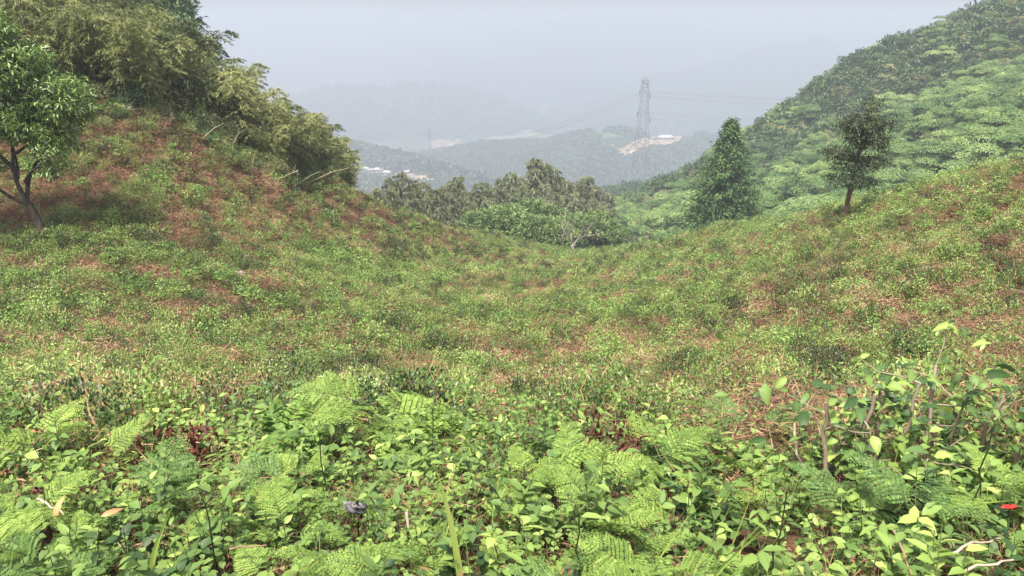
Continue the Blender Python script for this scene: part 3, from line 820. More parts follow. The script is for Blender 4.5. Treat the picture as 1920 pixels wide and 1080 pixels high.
# --- broad chestnut trees in front of the bamboo grove
def chest_form():
    mt, ml = MB(), MB()
    h = 1.0
    tube(mt, curve([0, 0, -.05], [.03, .02, .42], 0, 5, .03), np.linspace(.035, .026, 5), 7)
    el = [(0, 0, .66, .5, .5, .27), (.3, .1, .55, .3, .35, .17), (-.3, -.05, .56, .32, .35, .18), (.05, -.25, .5, .4, .3, .17), (0, .05, .84, .28, .3, .13)]
    C = crown(ml, el, 400, 9, .078, .015, jit=.028, shell=.6, droop=.1, up=.35)
    limbs(mt, np.array([[.02, .01, .3], [.03, .02, .4]]), C, 26, .018)
    return mt.mesh('trunk', M_bark), ml.mesh('crown', M_chest)
cf = [chest_form() for _ in range(4)]
chest_lab = ['broad chestnut tree at the left end of the row before the bamboo', 'pale-topped chestnut tree left of the middle of the grove edge', 'round chestnut tree with dark trunk left of the dead tree',
             'low chestnut tree just left of the bleached dead tree', 'chestnut tree right behind the bleached dead tree', 'chestnut tree standing right of the bleached dead tree', 'taller chestnut tree set back among the bamboos', 'small chestnut tree where the bowl meets the spur']
for k, (x, yt, d, wd) in enumerate([(905, 392, 84, 1.15), (952, 384, 83, 1.15), (1008, 402, 81, 1.05), (1046, 412, 80, .9), (1084, 398, 83, 1.05), (1118, 396, 84, 1.0), (1000, 372, 92, 1.1), (1150, 420, 86, .9)]):
    p, h = fit(x, yt, d)
    thing2('chestnut_tree', p, [('trunk', cf[k % 4][0]), ('crown', cf[k % 4][1])], rz=rng.random()*6, sc=(h*wd*1.08, h*wd*1.08, h), label=chest_lab[k], cat='tree', group='chestnut trees in front of the bamboo grove')

# --- bamboo grove behind them
gf = []
for k in range(7):
    mc, ml = MB(), MB(); plume(mc, ml, 1.0, (rng.choice([0, .4, 2.9, 5.6]), rng.uniform(.08, .3)), L=.058, nb=90, per=26, r=.006, W=.0062, reach=1.35, start=.14)
    gf.append((mc.mesh('culm', M_culm), ml.mesh('foliage', M_grey)))
mc, ml = MB(), MB(); plume(mc, ml, 1.0, (2.8, .75), L=.06, nb=60, per=16, r=.006, W=.006, reach=1.1, start=.3); gf.append((mc.mesh('culm', M_culm), ml.mesh('foliage', M_grey)))
gcols = {}
tops = [(718, 335, 78), (740, 326, 80), (765, 336, 82), (790, 346, 84), (806, 343, 80), (822, 345, 88), (852, 334, 92), (868, 340, 88), (884, 345, 94), (843, 352, 84), (905, 352, 92), (918, 345, 96), (934, 350, 98),
        (728, 352, 76), (757, 358, 77), (780, 366, 79), (835, 368, 84), (872, 372, 86), (890, 380, 88), (946, 340, 100), (966, 322, 100), (975, 345, 96), (990, 350, 104), (1012, 300, 102), (1030, 318, 104), (1046, 330, 104),
        (1062, 335, 106), (1080, 330, 106), (1096, 338, 104), (1106, 350, 104), (1128, 352, 104), (1020, 352, 96), (1052, 362, 96), (1075, 365, 98), (1098, 378, 98), (1118, 385, 98), (960, 365, 94), (930, 372, 90), (1040, 380, 92), (1140, 392, 100),
        (850, 395, 80), (820, 388, 80), (700, 352, 72), (862, 352, 90), (812, 362, 84), (998, 335, 108), (1112, 362, 108), (1150, 412, 98), (1172, 432, 92), (1192, 440, 90), (1210, 446, 88), (1165, 445, 86), (1225, 440, 86)]
for k, (x, yt, d) in enumerate(tops):
    for j in range(3):
        p, h = fit(x + rng.uniform(-7, 7)*j, yt + (rng.uniform(6, 26) if j else 0), d + rng.uniform(0, 3)*j)
        h = max(h, 2.0)
        v = 7 if (x, yt) == (850, 395) else int(rng.integers(7))
        thing2('bamboo', p-[0, 0, .1], [('culm', gf[v][0]), ('foliage', gf[v][1])], rz=rng.uniform(-.7, .7) if v == 7 else rng.random()*6.28, sc=(max(h, 4)*rng.uniform(.72, .95),)*2+(h*1.06,),
               label='grey green feathery bamboo in the far grove, ' + near(p+[0, 0, h], [(725, 335, 'at its left end by the slope'), (790, 345, 'in its left group'), (852, 335, 'beside the gap in its left part'), (905, 350, 'left of its middle'), (966, 325, 'over the left chestnut trees'), (1012, 300, 'at the tallest plume'), (1062, 335, 'just right of the tallest plume'), (1106, 350, 'above the bleached dead tree'), (1130, 370, 'leaning at its right end'), (1190, 435, 'low against the right spur')]), cat='bamboo', group='bamboos in the grove at the bottom of the bowl')

# --- bamboo thicket along the top of the left slope
bf = []
for k in range(6):
    mc, ml = MB(), MB()
    for j in range(7):
        m1, m2 = MB(), MB()
        hh = rng.uniform(.62, 1.0)
        plume(m1, m2, hh, (rng.random()*6.283, rng.uniform(.15, .42)), L=.036, nb=54, per=22, r=.003, W=.0036, reach=1.35, start=.27)
        o = np.r_[rng.normal(0, .1, 2), 0]
        for src, dst in ((m1, mc), (m2, ml)):
            off = dst.n
            for v, f, l in zip(src.v, src.f, src.lv):
                dst.v.append(v+o); dst.f.append(f+off); dst.lv.append(l); dst.mi.append(np.zeros(len(f), int))
            dst.n += src.n
    bf.append((mc.mesh('culms', M_pole if k == 5 else M_culm), ml.mesh('foliage', M_olive)))
bx = np.array([a[0] for a in BAMB]); bd = np.array([a[2] for a in BAMB])
sky_x = [-300, 320, 345, 385, 430, 460, 500, 540, 575, 600, 625, 648, 662]; sky_y = [-400, -60, 30, 82, 98, 128, 152, 186, 212, 238, 262, 290, 305]
nbam = 0
for k in range(150):
    row = rng.random(); x = rng.uniform(-120, 646)
    d = np.interp(x, bx, bd) + 1.2 + row*10
    q = px(x, 300, d); g = float(gz(q[0], q[1])); q[2] = g
    X_, Y_, D_ = topx(q)
    h = rng.uniform(3.4, 4.8)*(.8+.25*row)
    lim = np.interp(X_, sky_x, sky_y)
    hmax = (Y_-lim)*D_/FPX*1.0
    if hmax < 1.2: continue
    h = min(h, hmax*rng.uniform(.86, 1.02))
    v = int(rng.integers(6))
    thing2('bamboo_clump', q-[0, 0, .1], [('culms', bf[v][0]), ('foliage', bf[v][1])], rz=rng.random()*6.28, sc=(max(h, 2.8)*rng.uniform(.95, 1.3),)*2+(h*1.08,),
           label=('tall' if h > 3.6 else 'short') + ' olive bamboo clump in the left thicket, ' + near(q, [(0, 120, 'above the long-leaved tree'), (150, 60, 'high up behind the long-leaved tree'), (250, 180, 'above the brown bank'), (330, 60, 'below the dark trees on the crest'), (400, 230, 'over the leaning pale canes'), (450, 130, 'on its upper skyline'), (540, 220, 'halfway down its skyline'), (560, 320, 'low at its foot'), (635, 300, 'at its lowest tip by the valley')]), cat='bamboo', group='bamboo clumps in the thicket above the left slope')
    nbam += 1
# pale bare canes leaning out of the thicket
for k, (x0, y0, x1, y1) in enumerate([(372, 266, 418, 232), (505, 345, 560, 320), (545, 352, 600, 322), (225, 218, 248, 200), (318, 248, 322, 210), (430, 290, 448, 250), (520, 335, 534, 308), (470, 320, 480, 282), (415, 285, 420, 262), (345, 228, 372, 202), (560, 350, 655, 315), (395, 262, 398, 225), (500, 330, 506, 300)]):
    a, da = hit(x0, y0); b = px(x1, y1, da-.3)
    mb = MB(); tube(mb, curve(a-[0, 0, .1], b, .06, 7, .02), np.linspace(.022, .01, 7), 5)
    for _ in range(5):
        s = a+(b-a)*rng.uniform(.4, 1); tube(mb, curve(s, s+rng.normal(0, .18, 3)+[0, 0, .1], 0, 3), [.007, .005, .003], 3)
    me = mb.mesh('cane', M_pole); o = link('cane', me); tag(o, 'pale bare bamboo cane leaning out of the edge of the thicket', 'cane', 'bare canes along the edge of the thicket')

# --- darker trees on the hill behind the thicket
def round_form(mat, n=700, per=9, L=.07):
    mt, ml = MB(), MB()
    tube(mt, curve([0, 0, -.03], [.02, 0, .6], 0, 5, .02), np.linspace(.03, .012, 5), 6, mi=1)
    el = [(0, 0, .6, .33, .33, .33)] + [(rng.normal(0, .22), rng.normal(0, .22), rng.uniform(.3, .85), rng.uniform(.14, .24), rng.uniform(.14, .24), rng.uniform(.1, .16)) for _ in range(11)]
    C = crown(ml, el, n, per, L, .016, jit=.022, shell=.7, droop=.2)
    limbs(mt, np.array([[.01, 0, .25], [.02, 0, .45]]), C, 20, .01)
    return mt.mesh('trunk', M_bark), ml.mesh('crown', mat)
rf = [round_form(M_deep) for _ in range(4)]
for k, (x, yt, d) in enumerate([(305, -10, 58), (300, 10, 50), (230, -60, 56), (160, -90, 60), (80, -120, 58), (0, -120, 56), (-80, -130, 54), (260, 30, 48), (120, -40, 50), (40, -60, 48), (-40, -60, 46), (200, -20, 48), (300, 60, 58), (290, -40, 62),
                                (180, 40, 46), (-110, 0, 42), (-30, 20, 42), (40, 10, 44)]):
    p, h = fit(x, yt, d); v = k % 4
    if h < 3: h = 3
    thing2('forest_tree', p, [('trunk', rf[v][0]), ('crown', rf[v][1])], rz=rng.random()*6.28, sc=(max(h*.9, 4.5),)*2+(h,), label='dark broadleaf tree behind the left thicket, ' + near(p, [(-60, 0, 'beyond the frame edge'), (60, -40, 'above the long-leaved tree'), (180, 0, 'near the top corner'), (300, 0, 'where the thicket meets the sky'), (250, 80, 'just over the olive bamboo')]), cat='tree', group='dark trees on the hill behind the left thicket')

# --- trees covering the spur on the right
def layered_form():
    mb = MB(); tube(mb, curve([0, 0, -.05], [0, .02, .6], 0, 5, .03), np.linspace(.03, .015, 5), 5, mi=1)
    pads = []
    for k in range(18):
        a = rng.random()*6.283; q = rng.uniform(.05, .45); z = rng.uniform(.3, .98)*(1-.7*q)
        c = np.array([math.cos(a)*q, math.sin(a)*q, z]); r = rng.uniform(.1, .22)
        n = int(420*(r/.19)**2); b = rng.random(n)*6.283; u = np.sqrt(rng.random(n))
        P = c + np.stack([np.cos(b)*u*r, np.sin(b)*u*r, .12*(1-u**2)+rng.normal(0, .02, n)], 1)
        D = np.stack([np.cos(b), np.sin(b), -.15-.5*u], 1)+rng.normal(0, .45, (n, 3))
        leaves(mb, P, D, rng.uniform(.6, 1.2, n)*.052, .009, N=rng.normal(0, .25, (n, 3))+[0, 0, 1], lv=np.clip(rng.random()*.4+rng.random(n)*.6, 0, 1), droop=.3)
        tube(mb, curve([0, .01, .3], c, .05, 4, .04), [.012, .009, .006, .003], 3, mi=1)
    return mb
lay = [layered_form().mesh('layered_tree', M_lay, M_bark) for _ in range(6)]
def tuft_form():
    mb = MB(); mc = MB()
    for j in range(7):
        m1, m2 = MB(), MB(); plume(m1, m2, rng.uniform(.6, 1), (rng.random()*6.283, rng.uniform(.3, .6)), L=.09, nb=24, per=11, r=.007, W=.013, reach=2.2, start=.12)
        o = np.r_[rng.normal(0, .2, 2), 0]
        for src, q in ((m1, 1), (m2, 0)):
            off = mb.n
            for v, f, l in zip(src.v, src.f, src.lv):
                mb.v.append(v+o); mb.f.append(f+off); mb.lv.append(l); mb.mi.append(np.full(len(f), q))
            mb.n += src.n
    return mb.mesh('bamboo_tuft', M_brownb, M_culm)
tuf = [tuft_form() for _ in range(5)]
def round_one(mat):
    mb = MB(); tube(mb, [[0, 0, -.03], [0, 0, .5]], [.03, .015], 5, mi=1)
    el = [(0, 0, .58, .32, .32, .3)] + [(rng.normal(0, .24), rng.normal(0, .24), rng.uniform(.3, .85), rng.uniform(.14, .22), rng.uniform(.14, .22), rng.uniform(.09, .15)) for _ in range(9)]
    crown(mb, el, 260, 7, .09, .022, jit=.03, shell=.7, droop=.2)
    return mb.mesh('round_tree', mat, M_bark)
rnd = [round_one(M_deep) for _ in range(4)]
# ground polygon of the spur
sp = [px(*a)[:2] for a in [(1130, 472, 88), (1220, 462, 90), (1330, 435, 87), (1480, 398, 81), (1620, 366, 74), (1800, 318, 68), (2080, 245, 62)]]
sk = [px(*a)[:2] for a in SK[::1]]
sk = [np.array(s)*1.02 for s in sk]
spoly = np.array(sp + sk)
pts = []
cell = 3.2
gx, gy = np.meshgrid(np.arange(0, 190, cell), np.arange(55, 200, cell))
Q = np.stack([gx.ravel(), gy.ravel()], 1) + rng.uniform(-.5, .5, (gx.size, 2))*cell*.95
Q = Q[inside(Q, spoly) & (np.abs(Q[:, 0]) < Q[:, 1]*.675*1.08+3)]
Zq = gz(Q[:, 0], Q[:, 1])
cnt = {'layered_tree': 0, 'bamboo_tuft': 0, 'round_tree': 0}
info = {'layered_tree': (lay, 'layered green tree on the right spur', 'tree', 'layered trees on the right spur'),
        'bamboo_tuft': (tuf, 'yellowish brown bamboo tuft on the right spur', 'bamboo', 'brownish bamboo tufts on the right spur'),
        'round_tree': (rnd, 'dark rounded tree on the right spur', 'tree', 'dark rounded trees on the right spur')}
spur_marks = [(1160, 440, 'at its low tip by the grove'), (1250, 350, 'on its low skyline near the pylon'), (1300, 420, 'left of the cone-shaped conifer'), (1370, 290, 'behind the top of the conifer'), (1450, 380, 'between the two conifers'), (1500, 200, 'on its middle skyline'), (1520, 290, 'left of the dark conifer'), (1600, 320, 'behind the dark conifer'), (1690, 240, 'right of the dark conifer'), (1650, 100, 'on its upper skyline'), (1800, 60, 'near the top corner'), (1780, 180, 'halfway up at the right'), (1880, 240, 'just above the tea at the right edge')]
order = np.argsort(np.hypot(Q[:, 0], Q[:, 1]))
rest = {k: [] for k in info}
for i in order:
    x, y = Q[i]; z = Zq[i]; X_, Y_, D_ = topx([x, y, z])
    up = fbm(np.array([x/26]), np.array([y/26]), 77, 3)[0]
    # line on the spur below which the layered trees grow
    line = np.interp(X_, [1100, 1300, 1400, 1500, 1650, 1750, 1920], [420, 370, 345, 300, 250, 205, 150])
    hi = (line - Y_)/60 + (up-.5)*2.2
    r_ = rng.random()
    if hi > .0: kind = 'bamboo_tuft' if r_ < .66 else ('round_tree' if r_ < .84 else 'layered_tree')
    else: kind = 'layered_tree' if r_ < .85 else ('round_tree' if r_ < .93 else 'bamboo_tuft')
    h = {'layered_tree': rng.uniform(2.5, 4.0), 'bamboo_tuft': rng.uniform(2.2, 3.2), 'round_tree': rng.uniform(2.4, 4.2)}[kind]
    wd = {'layered_tree': 1.6, 'bamboo_tuft': 1.1, 'round_tree': 1.05}[kind]*rng.uniform(.85, 1.2)
    rec = (x, y, z-.1, h*wd, h, rng.random()*6.283, int(rng.integers(len(info[kind][0]))))
    if cnt[kind] < 290:
        cnt[kind] += 1
        o = link(kind, info[kind][0][rec[6]]); o.location = rec[:3]; o.scale = (rec[3], rec[3], rec[4]); o.rotation_euler = (rng.normal(0, .06), rng.normal(0, .06), rec[5])
        tag(o, info[kind][1] + ', ' + near(rec[:3], spur_marks), info[kind][2], info[kind][3])
    else: rest[kind].append(rec)
for kind, L_ in rest.items():
    if L_:
        A = np.array(L_); z0 = np.zeros(len(A))
        scatter('distant_' + kind + 's', A[:, :3], np.stack([z0, z0, A[:, 5]], 1), A[:, [3, 3, 4]], A[:, 6].astype(int), info[kind][0], kind='stuff', label=info[kind][1].replace('tree', 'trees').replace('tuft', 'tufts'))
print('spur', cnt, {k: len(v) for k, v in rest.items()}, 'thicket', nbam)

# undergrowth under all the trees
def under(name, poly_, cell, s0, s1, protos, bounds, lab, **kw):
    gx, gy = np.meshgrid(np.arange(bounds[0], bounds[1], cell), np.arange(bounds[2], bounds[3], cell))
    Q = np.stack([gx.ravel(), gy.ravel()], 1) + rng.uniform(-.5, .5, (gx.size, 2))*cell
    Q = Q[(inside(Q, poly_) if poly_ is not None else True) & (np.abs(Q[:, 0]) < Q[:, 1]*.675*1.1+4)]
    put(name, np.c_[Q, gz(Q[:, 0], Q[:, 1])], protos, s0, s1, kind='stuff', label=lab, **kw)
shrub_forms = []
for k in range(4):
    mb = MB(); crown(mb, [(0, 0, .35, .55, .55, .4), (.3, .2, .25, .4, .4, .3), (-.3, .1, .3, .4, .35, .35)], 110, 6, .2, .05, jit=.06, shell=.5)
    shrub_forms.append(mb.mesh('shrub', M_deep))
under('spur_undergrowth', spoly, 1.5, 1.0, 2.0, shrub_forms, (0, 190, 55, 200), 'dark undergrowth beneath the trees of the right spur')
gpoly = np.array([px(*a)[:2] for a in [(690, 380, 62), (760, 398, 68), (880, 430, 77), (960, 452, 86), (1060, 462, 92), (1150, 462, 92), (1240, 458, 90), (1240, 440, 112), (1100, 440, 125), (880, 420, 110), (700, 372, 88)]])
under('grove_undergrowth', gpoly, 1.1, .9, 1.8, shrub_forms, (-40, 40, 50, 140), 'dark undergrowth beneath the bamboo grove')
fine_forms = []
for k in range(4):
    mb = MB(); crown(mb, [(0, 0, .35, .5, .5, .38), (.3, .2, .25, .35, .4, .28), (-.3, .1, .3, .38, .35, .32)], 260, 7, .075, .014, jit=.05, shell=.4)
    fine_forms.append(mb.mesh('shrub', M_olive if k % 2 else M_deep))
tpoly = np.array([px(x, 300, d)[:2]*1.02 for x, y, d in BAMB] + [px(x, 300, d+22)[:2] for x, y, d in BAMB[::-1]])
under('thicket_undergrowth', tpoly, .8, .7, 1.5, fine_forms, (-70, 20, 15, 85), 'dark undergrowth beneath the left thicket')
under('thicket_edge_growth', np.array([px(x, 300, d)[:2]*.99 for x, y, d in BAMB] + [px(x, 300, d+2.2)[:2] for x, y, d in BAMB[::-1]]), 0.6, .3, .6, fine_forms, (-50, 10, 15, 60), 'low scrub along the foot of the left thicket')

under('gully_scrub', None, 3.2, 2.2, 4.2, shrub_forms, (-70, 200, 150, 335), 'scrub covering the steep ground behind the right spur')
# ------------------------------------------------------------------ pylons and wires
def flat_mat(name, c, rough=.6, metal=0.0, var=.15, scale=3):
    return noise_mat(name, [(.3, tuple(q*(1-var) for q in c)), (.7, tuple(min(q*(1+var), 1) for q in c))], scale, rough=rough)
M_steel = flat_mat('galvanised_steel', (.20, .21, .22), .5)
M_wire = flat_mat('wire', (.10, .10, .11), .5)
def bar(mb, a, b, r=.07):
    tube(mb, [a, b], [r, r], 4)
def pylon(base, h, hw, tw, face, thick=1.0, label='', sub=True):
    e = empty('electricity_pylon', base, face, label=label, cat='pylon')
    prof = lambda z: hw + (tw-hw)*min(1, (z/(h*.86)))**.85
    lev = list(np.concatenate([[0, h*.17, h*.30], np.linspace(h*.38, h*.90, 10)]))
    for sx, sy in ((-1, -1), (1, -1), (1, 1), (-1, 1)):
        mb = MB(); tube(mb, [[sx*prof(z), sy*prof(z), z] for z in lev], np.full(len(lev), .17*thick), 4); link('leg', mb.mesh('leg', M_steel), e)
    mb = MB()
    for a, b in zip(lev[:-1], lev[1:]):
        ra, rb = prof(a), prof(b)
        for (x0, y0), (x1, y1) in (((-1, -1), (1, -1)), ((1, -1), (1, 1)), ((1, 1), (-1, 1)), ((-1, 1), (-1, -1))):
            if a > h*.29:
                bar(mb, [x0*ra, y0*ra, a], [x1*rb, y1*rb, b], .08*thick); bar(mb, [x1*ra, y1*ra, a], [x0*rb, y0*rb, b], .08*thick)
            else:   # K bracing low down
                m_ = [(x0+x1)/2*rb, (y0+y1)/2*rb, b]
                bar(mb, [x0*ra, y0*ra, a], m_, .06*thick); bar(mb, [x1*ra, y1*ra, a], m_, .06*thick)
            bar(mb, [x0*rb, y0*rb, b], [x1*rb, y1*rb, b], .08*thick)
    link('lattice', mb.mesh('lattice', M_steel), e)
    # cross-arms, seen nearly end-on
    for z, L in ((h*.86, 7.5), (h*.66, 9.5), (h*.88+h*.06, 4.5)):
        for s in (-1, 1):
            mb = MB(); r = prof(z); tip = [0, s*L, z+.3]
            for sx in (-1, 1):
                for zz in (z-.2, z+2.0): bar(mb, [sx*r, s*r, zz], tip, .08*thick)
                for u in (.25, .5, .75):
                    bar(mb, [sx*r*(1-u), s*(r+(L-r)*u), z-.2+u*.5], [sx*r*(1-u), s*(r+(L-r)*u), z+2.0-u*1.7], .06*thick)
            link('cross_arm', mb.mesh('cross_arm', M_steel), e)
            if z < h*.9:
                mb = MB(); tube(mb, [[0, s*L, z+.2], [0, s*L, z-1.8]], [.14, .14], 6); link('insulator', mb.mesh('insulator', M_wire), e)
    mb = MB()
    rt = prof(h*.9)
    for sx, sy in ((-1, -1), (1, -1), (1, 1), (-1, 1)): bar(mb, [sx*rt, sy*rt, h*.9], [sx*rt, sy*rt, h*.965], .16*thick)
    for zz in (h*.9, h*.932, h*.965):
        for (x0, y0), (x1, y1) in (((-1, -1), (1, -1)), ((1, -1), (1, 1)), ((1, 1), (-1, 1)), ((-1, 1), (-1, -1))): bar(mb, [x0*rt, y0*rt, zz], [x1*rt, y1*rt, zz], .13*thick)
    for (x0, y0), (x1, y1) in (((-1, -1), (1, -1)), ((1, -1), (1, 1)), ((1, 1), (-1, 1)), ((-1, 1), (-1, -1))):
        bar(mb, [x0*rt, y0*rt, h*.9], [x1*rt, y1*rt, h*.965], .12*thick); bar(mb, [x1*rt, y1*rt, h*.9], [x0*rt, y0*rt, h*.965], .12*thick)
    for sx, sy in ((-1, -1), (1, -1), (1, 1), (-1, 1)): bar(mb, [sx*rt, sy*rt, h*.965], [-rt*.5, 0, h], .12*thick)
    link('peak', mb.mesh('peak', M_steel), e)
    return e
dP = 318
pt = px(1203, 137, dP); pb = px(1199, 352, dP); pb[2] = float(gz(pb[0], pb[1]))-.5
hP = pt[2]-pb[2]
pylon(pb, hP, 3.5, 1.2, R(6), thick=.45, label='tall grey lattice electricity pylon rising behind the tip of the right spur')
p2t = px(804, 240, 1080); z2 = float(vz(np.array([p2t[0]]), np.array([p2t[1]]))[0])
pylon(np.array([p2t[0], p2t[1], z2]), p2t[2]-z2, 3.6, 1.2, R(50), thick=1.9, label='faint distant electricity pylon on the wooded ridge in the haze')
def wire(a, b, sag, lab):
    t = np.linspace(0, 1, 40)[:, None]; p = a+(b-a)*t; p[:, 2] -= (4*sag*t*(1-t))[:, 0]
    rad = .028*np.clip(p[:, 1]/300, .8, 2.2)
    mb = MB(); tube(mb, p, rad, 3); o = link('power_line', mb.mesh('power_line', M_wire)); tag(o, lab, 'power line', 'power lines strung from the pylon')
for k, (y0, dd, x1, y1, d1) in enumerate([(172, -6, 804, 256, 1080), (175, -6, 806, 256, 1080), (180, 6, 803, 262, 1086), (183, 6, 805, 262, 1086), (211, -7, 804, 272, 1080), (224, 8, 805, 276, 1086)]):
    wire(px(1199, y0, dP+dd), px(x1, y1, d1), 16, ['upper', 'upper twin', 'second', 'second twin', 'lower', 'lowest'][k]+' power line dropping left from the tall pylon to the distant one')
for k, (y0, dd, x1, y1) in enumerate([(170, -6, 1900, 192), (173, -6, 1900, 195), (178, 6, 1900, 208), (181, 6, 1900, 211), (210, -7, 1900, 240), (222, 8, 1900, 256)]):
    wire(px(1207, y0, dP+dd), px(x1, y1, 300), 1.5, ['upper', 'upper twin', 'second', 'second twin', 'lower', 'lowest'][k]+' power line running right from the tall pylon behind the spur')

# ------------------------------------------------------------------ far woods, quarry, fields, roads and houses in the haze
def vhit(x, y, d0=420, d1=6000):
    d = np.geomspace(d0, d1, 1500); p = px(x, y, d); g = vz(p[:, 0], p[:, 1])
    k = np.nonzero(p[:, 2] < g)[0]; k = k[0] if len(k) else len(d)-1
    return np.array([p[k][0], p[k][1], g[k]])
M_far = leaf_mat('far_wood_leaf', [(0, (.05, .08, .045)), (.5, (.08, .12, .065)), (1, (.11, .155, .08))], trans=0, obj=.35, pn=.5, pscale=.008)
ff = []
for k in range(3):
    mb = MB(); crown(mb, [(0, 0, .35, .6, .6, .32)], 30, 3, .4, .17, jit=.1, shell=.7)
    ff.append(mb.mesh('far_tree', M_far))
# woods on the middle hills
pts = []
r_ = np.sqrt(rng.uniform(430**2, 1300**2, 170000)); a_ = rng.uniform(R(-20), R(22), 170000)
X = r_*np.sin(a_); Y = r_*np.cos(a_); Z = vz(X, Y)
bare = [px(1200, 285, 1030), px(1130, 300, 960)]
qx, qy, qd = topx(np.stack([X, Y, Z], 1))
quarry = ((np.abs(qx-1205-(qy-285)*1.2) < 62) & (np.abs(qy-278) < 19+(1205-qx)*.14) & (qd > 850)) | ((np.abs(qx-1255) < 55) & (np.abs(qy-266) < 13) & (qd > 850))
vill = (qx < 850) & (qx > 640) & (np.abs(qy-(329+(qx-700)*.11)) < 13)
ok = (Z > PLAIN+8) & (qx > 560) & (qx < 1480) & ~quarry & ~vill & (Z < -20)
Pw = np.stack([X, Y, Z], 1)[ok]
put('distant_woods', Pw, ff, 5.5, 10, kind='stuff', label='hazy blue green woods covering the middle hills')
# farther: sparse hedges and trees of the plain
r_ = np.sqrt(rng.uniform(1300**2, 3600**2, 30000)); a_ = rng.uniform(R(-22), R(22), 30000)
X = r_*np.sin(a_); Y = r_*np.cos(a_); Z = vz(X, Y); ok = (Z > PLAIN+12) | (fbm(X/240, Y/240, 66) > .56)
put('plain_woods', np.stack([X, Y, Z], 1)[ok], ff, 14, 26, kind='stuff', label='faint tree belts on the hazy plain')

M_earth = noise_mat('bare_earth', [(.3, (.30, .20, .13)), (.6, (.50, .38, .26))], .05)
M_earth_red = noise_mat('red_earth', [(.3, (.28, .13, .08)), (.6, (.44, .26, .17))], .05)
M_road = flat_mat('pale_road', (.6, .58, .54), .9)
M_field = noise_mat('dry_field', [(.35, (.36, .31, .2)), (.6, (.5, .45, .33))], .02)
M_green = noise_mat('tea_terrace', [(.35, (.08, .15, .05)), (.6, (.14, .22, .08))], .05)
def drape(name, pix, mat, lift=.5, **kw):
    """a patch of ground following the land, its corners given in order"""
    c = [vhit(*q)[:2] for q in pix]; n = 14
    u = np.linspace(0, 1, n)
    if len(c) == 4:
        P = np.array([[(c[0]*(1-a)+c[1]*a)*(1-b)+(c[3]*(1-a)+c[2]*a)*b for a in u] for b in u]).reshape(-1, 2)
    P = np.asarray(P) + (rng.uniform(-1, 1, P.shape)*3)
    i = (np.arange(n-1)[:, None]*n+np.arange(n-1)[None]).ravel()
    mb = MB(); mb.add(np.c_[P, vz(P[:, 0], P[:, 1])+lift], np.stack([i, i+1, i+n+1, i+n], 1))
    o = link(name, mb.mesh(name, mat)); o['kind'] = 'structure'
    return o
def path(name, pix, wd, mat, lift=1.2):
    c = np.array([vhit(*q)[:2] for q in pix]); u = np.linspace(0, 1, 10*len(c)); t = np.linspace(0, 1, len(c))
    p = np.stack([np.interp(u, t, c[:, 0]), np.interp(u, t, c[:, 1])], 1)
    T = unit(np.gradient(p, axis=0)); n_ = np.stack([-T[:, 1], T[:, 0]], 1)*wd
    q = np.stack([p-n_, p+n_], 1).reshape(-1, 2); z = np.repeat(vz(p[:, 0], p[:, 1]), 2)
    i = np.arange(len(p)-1)*2
    mb = MB(); mb.add(np.c_[q, z+lift], np.stack([i, i+1, i+3, i+2], 1)); o = link(name, mb.mesh(name, mat)); o['kind'] = 'structure'
drape('quarry_ground', [(1150, 287), (1215, 262), (1225, 272), (1170, 298)], M_earth, 1.5)
drape('quarry_ground', [(1085, 297), (1150, 272), (1150, 284), (1095, 305)], M_earth_red, 1.5)
drape('quarry_ground', [(1212, 264), (1275, 257), (1278, 265), (1215, 272)], M_earth, 1.5)
drape('terrace_ground', [(1125, 256), (1190, 246), (1195, 256), (1130, 262)], M_green, 1.5)
drape('field_ground', [(950, 246), (1005, 238), (1038, 247), (975, 258)], M_field, 1.0)
drape('field_ground', [(905, 262), (950, 255), (985, 258), (930, 268)], M_field, 1.0)
drape('field_ground', [(690, 290), (800, 264), (870, 268), (760, 300)], M_earth, 1.0)
drape('field_ground', [(640, 168), (760, 160), (770, 170), (650, 176)], M_field, 1.0)
drape('field_ground', [(1040, 200), (1100, 196), (1110, 204), (1045, 208)], M_field, 1.0)
drape('village_ground', [(735, 327), (790, 330), (815, 345), (760, 338)], M_earth, 1.5)
path('valley_road', [(736, 282), (742, 290), (752, 297)], 5, M_road)
path('valley_road', [(820, 289), (838, 279), (845, 268), (862, 262)], 6, M_road)
path('valley_road', [(985, 212), (995, 222), (1005, 236), (1020, 246), (1045, 250)], 4, M_road)
path('valley_road', [(990, 195), (986, 205), (992, 214)], 5, M_road)
path('valley_road', [(720, 196), (735, 202), (770, 205), (800, 196)], 5, M_road)
M_white = flat_mat('white_wall', (.50, .48, .45), .8)
M_roofw = flat_mat('pale_roof', (.60, .57, .53), .6)
M_roofg = flat_mat('grey_roof', (.30, .31, .34), .7)
M_glass = flat_mat('window_glass', (.05, .06, .07), .2)
